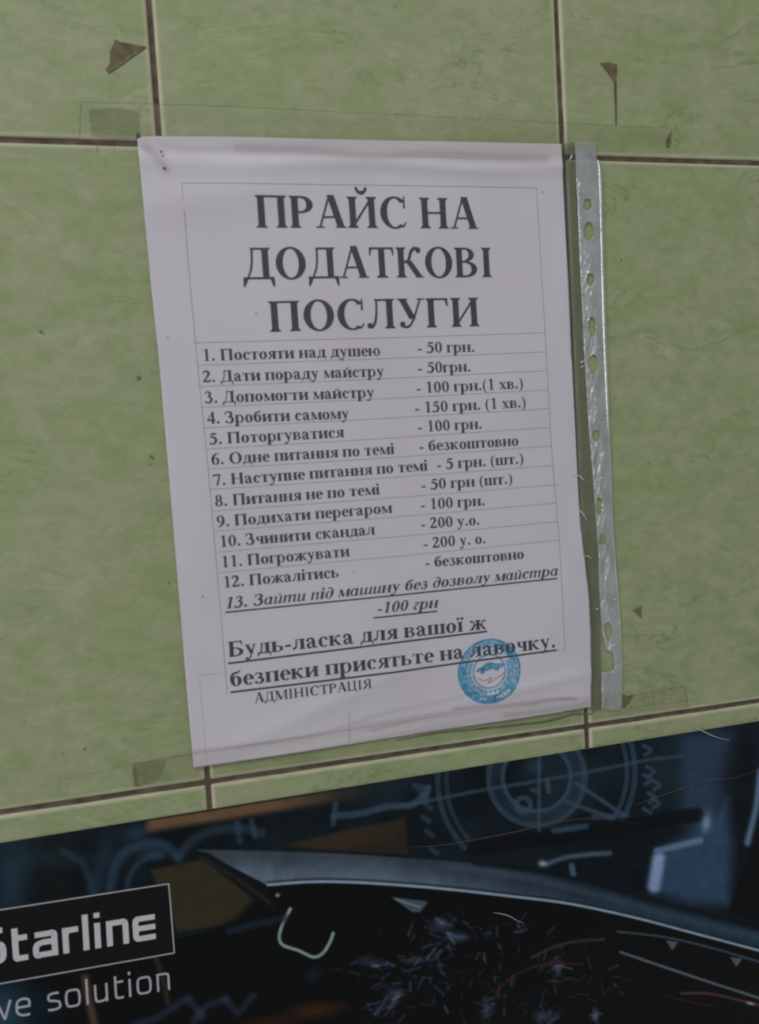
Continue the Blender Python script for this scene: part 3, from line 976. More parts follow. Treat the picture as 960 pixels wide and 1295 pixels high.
def strip_mesh():
    rows, cols = 480, 20
    vs, fs, mats = [], [], []
    idx = {}
    v_of = [180 + (897 - 180) * j / rows for j in range(rows + 1)]
    rnd = np.random.RandomState(5)
    ph = rnd.rand(12) * 6.28
    pts = np.zeros((rows + 1, cols + 1, 2))
    for j, v in enumerate(v_of):
        l = np.interp(v, [p[0] for p in SL], [p[1] for p in SL]); r = np.interp(v, [p[0] for p in SR], [p[1] for p in SR])
        for i in range(cols + 1):
            u = l + (r - l) * i / cols
            pts[j, i] = (u, v)
    # snap vertices near a hole rim onto the rim so the holes come out round
    inside = np.zeros((rows + 1, cols + 1), bool)
    for cu, cv, ru, rv in HOLES:
        d = np.hypot((pts[..., 0] - cu) / ru, (pts[..., 1] - cv) / rv)
        m = (d > 0.80) & (d < 1.18)
        for j, i in zip(*np.where(m)):
            if i in (0, cols): continue
            p = pts[j, i] - (cu, cv)
            pts[j, i] = np.array((cu, cv)) + p / d[j, i]
        inside |= d < 0.80
    for j in range(rows + 1):
        for i in range(cols + 1):
            u, v = pts[j, i]
            x, z = wall(u, v)
            s = i / cols
            crush = math.exp(-((s - .35) / .3) ** 2) * (0.12 + (0.5 if v > 300 else 0.0) * min(1, max(0, (v - 300) / 40)))
            h = 1.1 + 0.25 * math.sin(z * .05 + 1) + crush * (0.5 * math.sin(z * .55 + 2.3 * math.sin(x * .6 + z * .13)) + 0.3 * math.sin(z * 1.15 + x * 1.3 + ph[2]) + .22 * math.sin(x * 2.1 - z * .8))
            vs.append(P(x, -h, z))
    for j in range(rows):
        for i in range(cols):
            q = [(j, i), (j, i + 1), (j + 1, i + 1), (j + 1, i)]
            if sum(inside[a] for a in q) >= 1: continue
            fs.append(tuple(a * (cols + 1) + b for a, b in q)[::-1])
            s = (i + .5) / cols; v = v_of[j]
            c = .18 + .10 * math.sin(v * .045 + 1)
            mats.append(1 if (v > 318 and v < 850 and c < s < c + .34 + .12 * math.sin(v * .09)) or (v > 225 and s < .12 + .05 * math.sin(v * .3)) else 0)
    return vs, fs, mats


vs, fs, mt = strip_mesh()
strip = mesh_obj('punched_strip', vs, fs, M_strip, sleeve, True)
strip.data.materials.append(M_strip_crush)
strip.data.polygons.foreach_set('material_index', mt)
strip['label'] = 'milky white strip with punched holes, torn near the bottom'
keep(strip)
strip.modifiers.new('thickness', 'SOLIDIFY').thickness = 0.00012


def ridge(name, pts, w, h, y, mat, parent, wv=None):
    """Half-round bead along measured points."""
    c = catmull(pts, 6)
    path = [wall(p[0], p[1]) for p in c]
    V, Fc = [], []
    n = 7
    for i, (x, z) in enumerate(path):
        a, b = path[max(0, i - 1)], path[min(len(path) - 1, i + 1)]
        d = np.array([b[0] - a[0], b[1] - a[1]]); d /= np.linalg.norm(d) + 1e-9
        nn = (-d[1], d[0])
        k = 1.0 if wv is None else wv(i / (len(path) - 1))
        for j in range(n):
            t = math.pi * j / (n - 1)
            s = math.cos(t) * w / 2 * k
            V.append(P(x + nn[0] * s, -(y + h * k * math.sin(t)), z + nn[1] * s))
    for i in range(len(path) - 1):
        for j in range(n - 1):
            a = i * n + j
            Fc.append((a, a + n, a + n + 1, a + 1))
    o = mesh_obj(name, V, Fc, mat, parent, True)
    return o


SEAM = [(755.5, 203), (758, 225), (759.5, 280), (761, 340), (763.5, 420), (766, 480), (768.5, 540), (771.5, 600), (775, 680), (779.5, 740), (783, 790), (785, 840), (785, 893)]
keep(ridge('welded_seam', SEAM, 2.0, .9, .7, M_seam, sleeve, lambda t: (0.35 + .65 * min(1, t * 14)) * (1 if t < .42 else max(.42, 1 - (t - .42) * 3))))['label'] = 'bright welded outer edge of the pocket'
M_crease_glint = simple('film_crease_glint', (0.80, 0.82, 0.78, 1), 0.12, 1.0)  # white ridge colour stands in for highlights on the creased film
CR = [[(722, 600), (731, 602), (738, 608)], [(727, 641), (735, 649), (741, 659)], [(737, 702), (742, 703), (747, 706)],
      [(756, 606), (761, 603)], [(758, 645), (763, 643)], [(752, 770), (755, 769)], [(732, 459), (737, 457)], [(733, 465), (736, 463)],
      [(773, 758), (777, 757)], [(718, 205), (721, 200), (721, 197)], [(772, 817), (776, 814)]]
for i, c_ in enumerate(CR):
    keep(ridge('crease_highlight', c_, .55 if i < 3 else .75, .3, 1.6, M_crease_glint, sleeve, lambda t: math.sin(math.pi * min(.97, max(.06, t))) ** .6))

# ------------------------------------------------------------------ sticky tape, residues


def tape(name, corners, y, label, marks):
    pts = lerp_poly(W(corners), 10)
    o = sheetflat(name, pts, y, M_tape)
    tag(o, label, 'tape')
    for a, b, w in marks:
        k = Ink(y + .05, False)
        jag = []
        n = 10
        for i in range(n + 1):
            jag.append(wall(a[0] + (b[0] - a[0]) * i / n + random.uniform(-.4, .4), a[1] + (b[1] - a[1]) * i / n + random.uniform(-.5, .5)))
        k.stroke(jag, w)
        k.build('grimy_edge', M_tape_edge, o)
    return o


def sheetflat(name, pts, y, mat):
    return slab(name, pts, -y, .05, mat)


M_tape_edge = film_material('tape_edge_dirt', (0.78, 0.71, 0.66, 1), 0.5, 1.2, 0.12, (0.2, 0.19, 0.13, 1))
random.seed(8)
tape('adhesive_tape', [(104, 133), (300, 140), (500, 149), (640, 155.5), (845, 166), (843, 190), (640, 206), (400, 198), (180, 190), (102, 181)], 3.3,
     'clear adhesive tape across the top edge of the notice, over two grout joints',
     [((104, 133), (300, 139), .5), ((300, 139), (640, 155.5), .35), ((640, 155.5), (845, 166), .35), ((104, 134), (102, 178), .7), ((845, 166), (843, 187), .9),
      ((125, 182), (124, 197), .8), ((145, 183), (146, 193), .6)])
tape('adhesive_tape', [(167, 963), (245, 950), (480, 914), (720, 880), (862, 866), (866, 893), (745, 907), (480, 950), (262, 985), (172, 1000)], 3.3,
     'clear adhesive tape across the bottom edge of the notice',
     [((50, 990), (165, 964), .3), ((167, 963), (245, 950), .6), ((245, 950), (480, 914), .35), ((480, 914), (720, 880), .35), ((787, 880), (862, 866), .4), ((862, 867), (866, 896), .8),
      ((169, 965), (172, 990), 1.6), ((822, 876), (824, 892), .5), ((790, 893), (862, 885), .4)])

# dark lip of pocket film curling below the notice
lip = ridge('pocket_lip', [(500, 936), (560, 926), (620, 920), (690, 912), (725, 903), (745, 903), (752, 899)], 0.9, .5, .3, M_grime, sleeve,
            lambda t: .35 + .65 * math.sin(math.pi * t))
keep(lip)

RES = [('glue_residue', [(146, 50), (151, 53), (178, 58), (186, 60), (180, 63), (160, 77), (148, 87), (137, 93), (134, 88), (139, 80), (139, 66)], 'dark brown triangular glue residue on the upper left tile'),
       ('glue_residue', [(759, 80), (768, 79), (780, 82), (780, 92), (779, 105), (776, 103), (767, 90)], 'dark brown triangular glue residue on the upper right tile, trailing a streak')]
for nm, pts, lab in RES:
    o = slab(nm, W(pts), -.32, .3, M_residue)
    tag(o, lab, 'residue')
    if 'streak' in lab:
        slab('streak', W([(776, 100), (779.5, 100), (780, 130), (779.6, 158), (778.4, 158), (777.5, 135)]), -.26, .2, M_grime_soft, o)
    else:
        slab('streak', W([(178, 60), (184, 61), (152, 84), (138, 93), (150, 80)]), -.40, .08, M_grime, o)
k = 0
for pts, lab in (([(800, 772), (811, 766), (811, 782), (806, 778)], 'small dark triangular scuff right of the pocket strip'),
                 ([(842, 178), (847, 168), (848, 178), (846, 187), (842, 186)], 'small dark smear above the right grout joint, at the tape end'),
                 ([(785, 877), (794, 880), (802, 878), (796, 888), (790, 896), (785, 893)], 'dark smudge beside the lower end of the punched strip')):
    tag(slab('dirt_smear', W(pts), -.25, .2, M_grime if k == 1 else M_grime_soft), lab, 'dirt'); k += 1
for pts, lab in (([(112, 138), (150, 136), (176, 142), (178, 176), (140, 178), (116, 172)], 'faint smudge on the upper left tile under the tape end'),
                 ([(169, 966), (188, 962), (212, 960), (206, 978), (196, 990), (171, 996)], 'faint brown smudge under the lower left end of the tape')):
    tag(slab('dirt_smear', W(pts), -.12, .08, M_smudge), lab, 'dirt')
random.seed(2)
for u, v, r, e in ((52, 420, 1.6, .45), (192, 578, 1.7, .6), (107, 947, .8, .8), (213, 737, .8, .7), (820, 586, .9, .8), (786, 329, .8, .9), (777, 251, 1.8, .25), (422, 40, .7, 1),
                   (175, 478, 1.6, .9), (855, 795, .7, .8), (80, 952, .6, .6), (190, 587, 1.0, .8), (941, 733, .6, .8), (500, 8, .5, 1)):
    x, z = wall(u, v)
    n = 9; r *= .68
    pts = [(x + r * math.cos(t) * random.uniform(.7, 1.2) , z + r * e * math.sin(t) * random.uniform(.7, 1.2) - r * .5 * math.cos(t) * (e < .7)) for t in [i * 2 * math.pi / n for i in range(n)]]
    slab('dirt_speck', pts, -.18, .14, M_grime, wall_back)

# ------------------------------------------------------------------ the poster under the tiles
PT0, PT1 = wall(0, 1065), wall(960, 911)
sl = (PT1[1] - PT0[1]) / (PT1[0] - PT0[0])
ux, uz = 1 / math.hypot(1, sl), sl / math.hypot(1, sl)
P_LEFT, P_RIGHT, P_H = -64.0, 436.0, 230.0            # along the top edge / downwards, mm


def poster_pt(a, b):
    return PT0[0] + ux * a + uz * b, PT0[1] + uz * a - ux * b      # b runs down


A_, B_ = 1000, 440
aa = np.linspace(P_LEFT, P_RIGHT, A_ + 1); bb = np.linspace(0, P_H, B_ + 1)
GA, GB = np.meshgrid(aa, bb)
GX = PT0[0] + ux * GA + uz * GB; GZ = PT0[1] + uz * GA - ux * GB
U, V = unwall(GX, GZ)
rs = np.random.RandomState(7)


def vnoise(u, v, scale, seed, octaves=4):
    tot = np.zeros_like(u); amp = 1; s = 0
    for o in range(octaves):
        r = np.random.RandomState(seed + o); T_ = r.rand(64, 64)
        x = u / scale * 2 ** o + 100; y = v / scale * 2 ** o + 100
        xi = np.floor(x).astype(int); yi = np.floor(y).astype(int); fx = x - xi; fy = y - yi
        fx = fx * fx * (3 - 2 * fx); fy = fy * fy * (3 - 2 * fy)
        g = lambda a, b: T_[a % 64, b % 64]
        tot += amp * ((g(xi, yi) * (1 - fx) + g(xi + 1, yi) * fx) * (1 - fy) + (g(xi, yi + 1) * (1 - fx) + g(xi + 1, yi + 1) * fx) * fy)
        s += amp; amp *= .55
    return tot / s


IMG = np.zeros(U.shape + (3,))
IMG[...] = (19, 27, 32)
n1 = vnoise(U, V, 70, 1)
IMG += ((n1 - .5) * 34)[..., None] * np.array([.7, 1.0, 1.25])


def sm(x, a, b):
    t = np.clip((x - a) / (b - a), 0, 1); return t * t * (3 - 2 * t)


def blend(mask, col):
    global IMG
    m = np.clip(mask, 0, 1)[..., None]
    IMG = IMG * (1 - m) + np.array(col, float) * m


def dseg(a, b):
    d = np.array(b, float) - a; L2 = d @ d + 1e-9
    t = np.clip(((U - a[0]) * d[0] + (V - a[1]) * d[1]) / L2, 0, 1)
    return np.hypot(U - a[0] - t * d[0], V - a[1] - t * d[1]), t


def ink_line(pts, w, col, al=1.0, soft=1.2, w1_=None):
    m = np.zeros_like(U)
    n = len(pts) - 1
    lo = (min(p[0] for p in pts) - 20, min(p[1] for p in pts) - 20); hi = (max(p[0] for p in pts) + 20, max(p[1] for p in pts) + 20)
    sel = (U > lo[0]) & (U < hi[0]) & (V > lo[1]) & (V < hi[1])
    if not sel.any(): return
    u, v = U[sel], V[sel]
    mm = np.zeros_like(u)
    for i in range(n):
        a = np.array(pts[i], float); d = np.array(pts[i + 1], float) - a; L2 = d @ d + 1e-9
        t = np.clip(((u - a[0]) * d[0] + (v - a[1]) * d[1]) / L2, 0, 1)
        q = np.hypot(u - a[0] - t * d[0], v - a[1] - t * d[1])
        ww = w if w1_ is None else w + (w1_ - w) * (i + t) / n
        mm = np.maximum(mm, 1 - sm(q, ww / 2 - soft / 2, ww / 2 + soft))
    m[sel] = mm
    blend(m * al, col)


def poly_mask(pts, soft=2.0):
    """soft-edged polygon (signed distance)."""
    ins = np.zeros(U.shape, bool); dm = np.full(U.shape, 1e9)
    n = len(pts)
    for i in range(n):
        (x0, y0), (x1, y1) = pts[i], pts[(i + 1) % n]
        if y0 != y1:
            c = ((V > min(y0, y1)) & (V <= max(y0, y1))) & (U < (V - y0) * (x1 - x0) / (y1 - y0) + x0)
            ins ^= c
        dm = np.minimum(dm, dseg(np.array((x0, y0), float), (x1, y1))[0])
    sd = np.where(ins, dm, -dm)
    return sm(sd, -soft, soft)


def blob(cx, cy, rx, ry, col, al, ang=0.0):
    c, s = math.cos(ang), math.sin(ang)
    x = (U - cx) * c + (V - cy) * s; y = -(U - cx) * s + (V - cy) * c
    blend(np.exp(-(x / rx) ** 2 - (y / ry) ** 2) * al, col)


def cm(pts, n=5):
    return [tuple(p) for p in catmull(pts, n)]


n2 = vnoise(U, V, 26, 20); n3 = vnoise(U, V, 9, 40)
# blurred bluish world at the left, black at the bottom
blob(15, 1110, 25, 60, (38, 58, 72), .75, .1); blob(75, 1120, 22, 60, (22, 24, 24), .8); blob(125, 1105, 12, 45, (42, 60, 78), .5, .25)
blob(60, 1085, 60, 14, (34, 48, 56), .5); blob(172, 1052, 16, 9, (48, 72, 92), .6, -.2)
ink_line(cm([(140, 1120), (150, 1085), (175, 1068), (205, 1066), (225, 1082)]), 9, (44, 62, 84), .7, 6)
ink_line(cm([(160, 1135), (165, 1105), (182, 1086), (205, 1080)]), 5, (50, 72, 92), .45, 4)
blob(195, 1078, 16, 10, (48, 78, 92), .6); ink_line([(80, 1075), (105, 1090), (120, 1130)], 6, (44, 60, 76), .5, 5)
ink_line(cm([(225, 1083), (240, 1065), (262, 1052), (300, 1046), (330, 1052)]), 9, (48, 64, 80), .55, 6)
ink_line([(300, 1040), (303, 1062)], 7, (46, 62, 80), .6, 3); ink_line([(318, 1037), (322, 1056)], 6, (52, 70, 88), .6, 3)
# brown leather-like areas
topline = 1065 - (U) * (154 / 960.0)
dt = V - topline
m = sm(dt, 0, 4) * (1 - sm(dt, 10, 22)) * sm(U, 178, 192) * (1 - sm(U, 330, 500))
blend(m * 1.0, (98, 74, 54))
m = (1 - sm(dt, 0, 3)) * sm(U, 178, 192) * (1 - sm(U, 400, 520)); blend(m * .7, (48, 42, 30))
blend(poly_mask([(190, 1099), (255, 1086), (300, 1112), (350, 1160), (300, 1166), (225, 1177), (200, 1120)], 3) * .95, (50, 45, 33))
blend(poly_mask([(357, 1068), (430, 1050), (512, 1033), (516, 1080), (440, 1076)], 2.5) * .85, (46, 40, 33))
blob(440, 1060, 60, 10, (72, 50, 32), .4, -.2)
# blueprint marks
BL = (54, 72, 90)
ink_line(cm([(422, 1031), (455, 1028), (490, 1019), (520, 1017), (534, 1006), (541, 996)]), 7, BL, .75, 3)
ink_line([(424, 1016), (421, 1041)], 5, BL, .7, 3); ink_line([(524, 993), (541, 996), (538, 1014)], 6, BL, .6, 3)


def circ(cx, cy, r, w, al, a0=0, a1=360, col=BL, sy=1.0):
    d = np.hypot(U - cx, (V - cy) / sy); an = np.degrees(np.arctan2(-(V - cy), U - cx)) % 360
    k = (1 - sm(np.abs(d - r), w / 2, w / 2 + 1.8))
    if (a0, a1) != (0, 360):
        k = k * (((an - a0) % 360) < ((a1 - a0) % 360))
    blend(k * al, col)


circ(678, 982, 43, 4, .8); circ(678, 982, 61, 5, .7); circ(678, 982, 52, 10, .35)
circ(676, 986, 123, 5, .55, 150, 225); circ(676, 986, 112, 4, .45, 160, 222); circ(680, 975, 122, 5, .6, 325, 20); circ(680, 975, 112, 4, .6, 320, 20)
ink_line([(500, 1020), (600, 1000), (720, 980), (820, 960), (862, 955)], 3.5, BL, .7, 2)
ink_line([(681, 950), (681, 1050)], 3.5, BL, .75, 2)
ink_line([(728, 990), (788, 1030)], 4.5, BL, .85, 2); ink_line([(715, 1013), (772, 1033)], 4.5, BL, .8, 2); ink_line([(750, 1032), (792, 1030)], 5, BL, .7, 3)
circ(661, 1017, 9, 5, .75); ink_line([(672, 998), (680, 1000)], 5, BL, .7); ink_line([(691, 985), (693, 1000)], 5, BL, .8); blob(676, 968, 12, 8, BL, .5)
for u_, v_ in ((818, 948), (822, 975), (818, 985), (829, 992), (824, 1008), (828, 1015), (818, 1028)):
    ink_line(cm([(u_ - 5, v_ - 6), (u_ + 4, v_), (u_ - 3, v_ + 6)]), 4, BL, .75, 2)
for u_, v_ in ((534, 1003), (540, 1018), (538, 1035), (543, 1053), (548, 1075)):
    ink_line([(u_ - 4, v_ - 3), (u_ + 4, v_ + 3)], 5, BL, .55, 3)
# interior at the right: tube, blue panel, bright edges
blend(poly_mask([(700, 1060), (835, 1030), (905, 1022), (960, 1000), (960, 1170), (880, 1145), (780, 1120), (700, 1100)], 8) * .8, (16, 22, 27))
blend(poly_mask([(858, 930), (905, 922), (925, 930), (905, 1040), (880, 1060), (860, 1040)], 16) * .8, (48, 66, 88))
blend(poly_mask([(828, 1075), (890, 1045), (918, 1010), (925, 1060), (922, 1145), (870, 1142), (822, 1124)], 12) * .9, (50, 70, 96))
ink_line([(826, 1120), (832, 1085)], 12, (132, 152, 188), .9, 7); ink_line([(830, 1075), (884, 1062)], 6, (90, 118, 140), .9, 4)
ink_line([(600, 1072), (700, 1058), (800, 1042), (880, 1030)], 16, (13, 18, 22), .9, 5)
ink_line(cm([(690, 1092), (712, 1084), (740, 1080), (770, 1078)]), 4, (90, 106, 126), .7, 4); blob(685, 1091, 5, 4, (170, 180, 190), .8)
ink_line([(722, 1094), (724, 1104)], 6, (80, 110, 130), .7, 3); blob(892, 1040, 6, 12, (120, 150, 168), .85, .15)
ink_line([(700, 1050), (740, 1044)], 5, (52, 78, 96), .8, 4)
ink_line([(802, 1104), (806, 1120)], 10, (12, 15, 18), .8, 4)
ink_line([(960, 975), (955, 1020), (944, 1065)], 5, (104, 136, 168), .8, 5); blend(poly_mask([(962, 1040), (946, 1085), (935, 1110), (920, 1150), (962, 1165), (990, 1040)], 4) * .9, (8, 11, 14))
blob(945, 960, 9, 60, (14, 20, 26), .8)
# body of the car: roof/spoiler with a chrome lower line, black beneath
spt = cm([(248, 1073), (330, 1075), (420, 1078), (500, 1083), (600, 1091), (700, 1105), (790, 1128), (870, 1150), (1000, 1185)])
spb = cm([(1000, 1212), (880, 1180), (800, 1159), (720, 1142), (650, 1133), (560, 1123), (470, 1116), (400, 1114), (338, 1118)])
black = spb[::-1] + [(1100, 1240), (1100, 1600), (-300, 1600), (-300, 1200), (200, 1190), (330, 1165)]
blend(poly_mask(black, 3) * .92, (8, 11, 13))
blend(poly_mask([(300, 1160), (340, 1116), (560, 1124), (700, 1142), (820, 1166), (960, 1205), (960, 1400), (250, 1400), (240, 1190)], 8) * .95, (7, 9, 11))
mk = poly_mask(spt + spb, 1.6)
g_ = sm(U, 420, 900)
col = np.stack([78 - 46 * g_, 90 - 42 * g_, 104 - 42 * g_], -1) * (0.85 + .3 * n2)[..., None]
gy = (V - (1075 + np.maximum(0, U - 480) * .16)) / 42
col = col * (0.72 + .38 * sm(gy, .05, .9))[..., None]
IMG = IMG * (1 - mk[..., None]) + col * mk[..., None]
ink_line(cm([(560, 1094), (660, 1108), (760, 1132), (860, 1160), (960, 1185)]), 6, (62, 78, 92), .45, 6)
ink_line(spt[20:], 4, (12, 18, 22), .6, 4)
ink_line(spb, 2.6, (136, 156, 172), .9, 1.3); ink_line([(p[0], p[1] - 3.5) for p in spb], 2, (30, 36, 42), .7, 1.5)
blend(poly_mask([(246, 1076), (262, 1077), (300, 1100), (338, 1120), (352, 1150), (340, 1152), (300, 1120)], 2) * .95, (20, 20, 22))
ink_line([(256, 1084), (300, 1110), (340, 1140)], 4, (36, 36, 36), .8, 3)
blob(351, 1131, 3, 2.5, (150, 160, 150), .9)
ink_line(cm([(367, 1148), (357, 1168), (353, 1184), (358, 1194), (378, 1201), (396, 1209), (408, 1204), (417, 1190), (421, 1179)]), 3.4, (128, 146, 146), .95, 1.5)
blend(poly_mask([(494, 1133), (518, 1136), (541, 1139), (531, 1153), (520, 1152)], 1.5) * .85, (74, 88, 98)); ink_line([(500, 1136), (530, 1146)], 2, (120, 134, 140), .6)
# vague structures and smears at the lower left
blob(8, 1278, 34, 40, (40, 72, 90), .8); blob(60, 1270, 30, 20, (18, 30, 38), .8)
ink_line([(108, 1235), (112, 1262), (120, 1295)], 7, (92, 70, 50), .75, 7); ink_line([(198, 1212), (206, 1235), (212, 1265)], 5, (62, 46, 34), .7, 5)
ink_line([(290, 1176), (330, 1166), (360, 1160)], 8, (34, 44, 54), .7, 6)
blob(395, 1232, 12, 14, (42, 52, 64), .5, .4)
for pts in ([(245, 1290), (262, 1270), (285, 1262)], [(285, 1262), (300, 1280), (320, 1258)], [(170, 1295), (200, 1285), (235, 1262)], [(240, 1262), (256, 1285)]):
    ink_line(pts, 7, (46, 56, 72), .6, 6)
blob(400, 1276, 44, 12, (72, 44, 28), .7, -.1); blob(340, 1292, 40, 9, (66, 42, 28), .55)
# clusters of fine bluish and brown streaks
r = np.random.RandomState(12)
CL = [(565, 1172, 22, 14, 30), (540, 1205, 30, 14, 30), (470, 1222, 30, 10, 26), (490, 1265, 20, 30, 44), (555, 1235, 14, 22, 22), (605, 1180, 16, 10, 12), (700, 1215, 12, 20, 26),
      (660, 1172, 14, 8, 10), (715, 1245, 22, 20, 24), (620, 1270, 14, 24, 26), (690, 1283, 22, 10, 20), (752, 1283, 6, 10, 14), (780, 1245, 14, 12, 12), (590, 1250, 90, 40, 70), (640, 1225, 100, 40, 50)]
for ci, (cu, cv, su, sv, n) in enumerate(CL):
    main = r.uniform(0, math.pi)
    for _ in range(n):
        x, y = cu + r.randn() * su * .8, cv + r.randn() * sv * .8
        a = main + r.randn() * .35; l = r.uniform(4, 17)
        bright = r.rand()
        c0 = (84, 100, 126) if bright > .45 else ((70, 42, 36) if bright < .22 else (52, 66, 84))
        if bright > .94: c0 = (150, 168, 178)
        ink_line([(x - l * math.cos(a) / 2, y - l * math.sin(a) / 2), (x + l * math.cos(a) / 2, y + l * math.sin(a) / 2)], r.uniform(.5, 1.6), c0, r.uniform(.12, .5), 2.6)
for (cu, cv, a_, b_, al_) in ((558, 1168, 13, 9, .5), (578, 1184, 14, 7, .5), (496, 1258, 10, 14, .4), (704, 1222, 5, 8, .6), (752, 1284, 4, 7, .7), (688, 1284, 12, 8, .45), (530, 1212, 12, 6, .35), (470, 1216, 22, 7, .35), (615, 1275, 7, 12, .4)):
    blob(cu, cv, a_, b_, (92, 108, 136), al_)
# fine rim lines and reddish threads in the dark print
ink_line(cm([(780, 1177), (840, 1184), (900, 1198), (962, 1216)]), 2.4, (66, 78, 92), .8, 1.6); ink_line(cm([(784, 1203), (840, 1222), (900, 1242), (962, 1262)]), 3, (104, 112, 124), .75, 1.8)
for u_, v_ in ((849, 1188), (930, 1209)):
    blend(poly_mask([(u_ - 8, v_), (u_ + 8, v_ + 2), (u_, v_ + 13)], 1.3) * .8, (92, 104, 116))
ink_line(cm([(672, 1210), (700, 1196), (730, 1189), (762, 1187)]), 3.2, (62, 46, 46), .85, 2); ink_line(cm([(626, 1255), (650, 1232), (690, 1218), (735, 1218)]), 3, (56, 32, 30), .8, 2)
ink_line(cm([(860, 1255), (900, 1256), (960, 1270)]), 3, (84, 56, 54), .8, 2); blob(948, 1268, 5, 2, (170, 175, 180), .8, .2); ink_line([(840, 1258), (880, 1268), (900, 1270)], 2.4, (60, 34, 32), .7)
IMG *= (0.92 + .16 * n3)[..., None]
LIN = np.clip(IMG, 0, 255) / 255.0
LIN = np.where(LIN <= .04045, LIN / 12.92, ((LIN + .055) / 1.055) ** 2.4)
LIN = np.clip((LIN * 1.55 - 0.006), 0.0022, 1)

PY = 0.9                                                # poster stands this far off the tiles
pv = np.stack([GX.ravel() * MM, np.full(GX.size, -PY * MM), (GZ.ravel() + Z0) * MM], -1)
ii = np.arange(B_)[:, None] * (A_ + 1) + np.arange(A_)[None]
pf = np.stack([ii, ii + A_ + 1, ii + A_ + 2, ii + 1], -1).reshape(-1, 4)
nV, nF = len(pv), len(pf)
me = bpy.data.meshes.new('poster')
verts = [tuple(x) for x in pv]
cor = [0, A_, (B_ + 1) * (A_ + 1) - 1, B_ * (A_ + 1)]
back = [(verts[c_][0], -(PY - .35) * MM, verts[c_][2]) for c_ in cor]
verts += back
faces = pf.tolist() + [[nV, nV + 1, nV + 2, nV + 3]]
edge_top = list(range(0, A_ + 1)); edge_r = [j * (A_ + 1) + A_ for j in range(B_ + 1)]; edge_b = [B_ * (A_ + 1) + i for i in range(A_, -1, -1)]; edge_l = [j * (A_ + 1) for j in range(B_, -1, -1)]
for e_, (a, b) in zip((edge_top, edge_r, edge_b, edge_l), ((0, 1), (1, 2), (2, 3), (3, 0))):
    faces.append(e_ + [nV + b, nV + a])
me.from_pydata(verts, [], faces)
ca = me.color_attributes.new('print', 'FLOAT_COLOR', 'POINT')
cc = np.ones((len(verts), 4), np.float32); cc[:nV, :3] = LIN.reshape(-1, 3); cc[nV:, :3] = .7
ca.data.foreach_set('color', cc.ravel())
m, N, L, b = new_mat('poster_print')
at = N.new('ShaderNodeAttribute'); at.attribute_name = 'print'
L.new(at.outputs['Color'], b.inputs['Base Color'])
b.inputs['Roughness'].default_value = .45; b.inputs['Specular IOR Level'].default_value = .22
me.materials.append(m)
poster = bpy.data.objects.new('poster', me); scene.collection.objects.link(poster)
tag(poster, 'dark glossy car-alarm poster below the notice with a boxed white logo', 'poster')

# logo box and wording
BOX = [(-150, 1174), (213.5, 1117.5), (220.5, 1205), (-150, 1270.5)]
wb = [wall(u, v, -PY) for u, v in BOX]
# the box runs on past the frame, parallel to itself
lo = slab('logo_box', wb, -(PY + .06), .05, M_black_print, poster); lo['label'] = 'black logo panel'
k = Ink(PY + .09, False)
k.stroke([wb[0], wb[1]], .62, 40); k.stroke([wb[1], wb[2]], .62, 40); k.stroke([wb[2], wb[3]], .62, 40); 
k.build('logo_outline', M_grey_print, lo, 'thin white outline')


def sans(ch, g, it=False):
    """rounded technical sans, monoline; wide strokes for the logo, light for the caption."""
    w = g.K; h = 500; r = w / 2

    def ln(*p): g.curve([(x, y, w) for x, y in p], 1)

    def cv(*p): g.curve([(x, y, w) for x, y in p], 5)
    if ch == ' ': return 260
    if ch == 'S': ln((520, 700 - r), (140, 700 - r)); cv((150, 700 - r), (70, 660), (70, 430), (150, 392)); ln((140, 392), (410, 392)); cv((400, 392), (500, 340), (500, 60 + r), (400, r)); ln((410, r), (30, r)); return 590
    if ch == 't': ln((120, 640), (120, 150)); cv((120, 170), (130, 60), (190, r), (260, r)); ln((240, r), (330, r)); ln((110, h - r), (330, h - r)); return 385
    if ch == 'a': ln((60, h - r), (300, h - r)); cv((290, h - r), (390, h - 60), (400, 300)); ln((400, 330), (400, 0)); ln((400, r), (160, r)); cv((170, r), (80, 60), (80, 230), (170, 290)); ln((160, 290), (400, 290)); return 490
    if ch == 'r': ln((90, 0), (90, h)); cv((90, 330), (120, h - r - 20), (220, h - r)); ln((200, h - r), (320, h - r)); return 345
    if ch == 'l': ln((90, 0), (90, 700)); return 195
    if ch == 'i': ln((90, 0), (90, h)); ln((90, 600), (90, 700)); return 200
    if ch == 'n': ln((90, 0), (90, h)); ln((90, h - r), (280, h - r)); cv((270, h - r), (370, h - 60), (385, 300)); ln((385, 330), (385, 0)); return 485
    if ch == 'e' and w > 90: ln((430, h - r), (180, h - r)); cv((190, h - r), (80, 430), (70, 250), (80, 70), (190, r)); ln((180, r), (430, r)); ln((100, 255), (430, 255)); return 470
    if ch == 'e': cv((400, r), (200, r), (80, 120), (70, 250), (100, 410), (240, h - r), (380, 420), (400, 270)); ln((75, 255), (420, 255)); return 490
    if ch == 'v': ln((30, h), (200, 0)); ln((370, h), (200, 0)); return 420
    if ch == 's': cv((360, h - r - 5), (220, h - r), (100, h - 70), (100, 300), (230, 262), (350, 220), (370, 80), (240, r), (60, r + 10)); return 440
    if ch == 'o': cv((250, r), (110, 60), (75, 250), (110, 440), (250, h - r), (390, 440), (425, 250), (390, 60), (250, r)); return 510
    if ch == 'u': ln((85, h), (85, 180)); cv((85, 200), (110, 50), (220, r), (330, 50), (380, 130)); ln((385, h), (385, 0)); return 480
    return 300


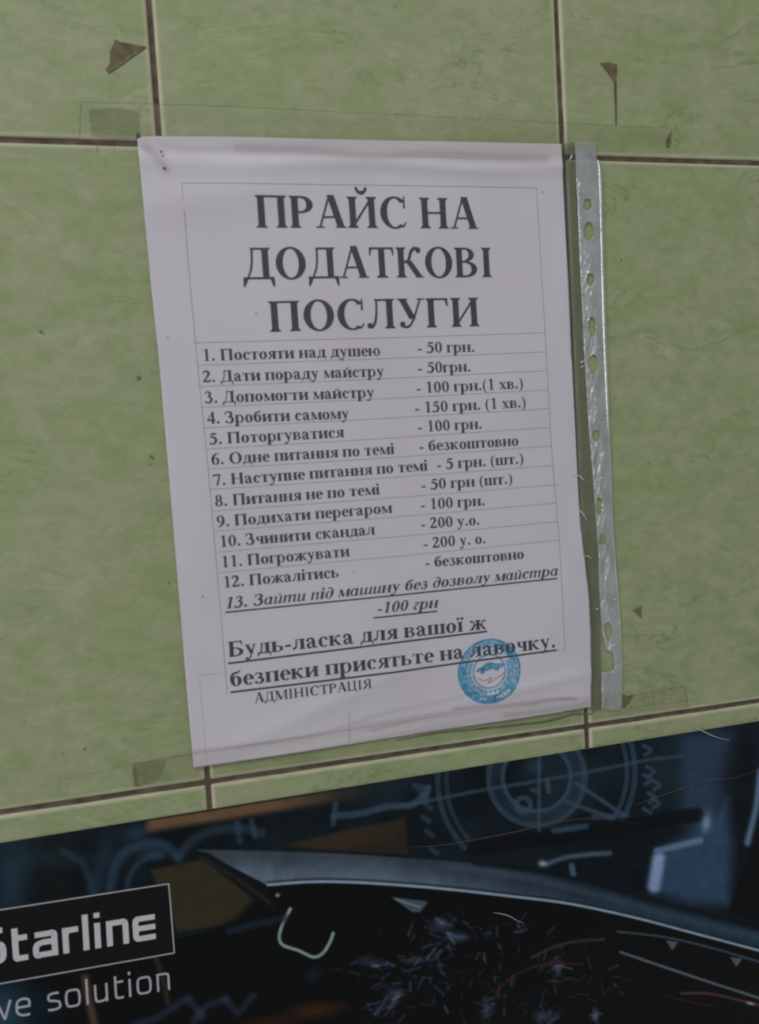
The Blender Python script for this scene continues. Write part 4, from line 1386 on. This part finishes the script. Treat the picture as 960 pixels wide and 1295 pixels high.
k = Ink(PY + .12, False)
k.text('Starline', wall(-32, 1224.5, -PY), wall(200, 1186.5, -PY), 17.4, font=sans, K=108, kx=14)
k.build('logo_lettering', M_white_print, lo, 'bold white lettering')
k = Ink(PY + .07, False)
k.text('ve solution', wall(-3, 1291, -PY), wall(219, 1250.5, -PY), 12.6, font=sans, K=62, kx=26)
k.build('caption_lettering', M_grey_print, poster, 'thin pale lettering under the logo box')


# ------------------------------------------------------------------ loose hairs
def strand(name, pts, rad, mat, label, y=1.3, lift=1.2):
    c = cm([(p[0], p[1]) for p in pts], 6)
    path = []
    for i, p in enumerate(c):
        x, z = wall(p[0], p[1], -y); t = i / (len(c) - 1)
        path.append((x, -(y + lift * math.sin(math.pi * t)), z, rad * (.35 + .65 * math.sin(math.pi * min(1, t * 1.1 + .05)))))
    V_, F_ = [], []
    for i, (x, yy, z, r_) in enumerate(path):
        a, b_ = path[max(0, i - 1)], path[min(len(path) - 1, i + 1)]
        d = np.array([b_[0] - a[0], b_[2] - a[2]]); d /= np.linalg.norm(d) + 1e-9
        for j in range(5):
            t = 2 * math.pi * j / 5
            V_.append(P(x - d[1] * r_ * math.cos(t), yy + r_ * math.sin(t), z + d[0] * r_ * math.cos(t)))
    for i in range(len(path) - 1):
        for j in range(5):
            F_.append((i * 5 + j, i * 5 + (j + 1) % 5, (i + 1) * 5 + (j + 1) % 5, (i + 1) * 5 + j))
    F_ += [(0, 1, 2, 3, 4), tuple(range(len(V_) - 1, len(V_) - 6, -1))]
    o = mesh_obj(name, V_, F_, mat, None, True)
    tag(o, label, 'hair')
    return o


strand('loose_bristle', [(875, 917), (888, 924), (903, 931), (922, 936)], .33, M_hair_pale, 'short pale bristle lying across the top edge of the dark poster')
strand('loose_hair', [(517, 1071), (560, 1068), (640, 1053), (690, 1041), (730, 1035), (775, 1036), (812, 1043)], .17, M_hair, 'long thin brown hair curving over the gauge drawing on the poster')
strand('loose_hair', [(800, 1019), (845, 1002), (890, 987), (930, 982), (962, 972)], .17, M_hair, 'thin brown hair at the right edge of the poster, above the blue panel')
strand('loose_bristle', [(624, 1154), (640, 1156), (652, 1162), (663, 1168)], .22, M_hair_pale, 'short pale bristle on the black car body of the poster')
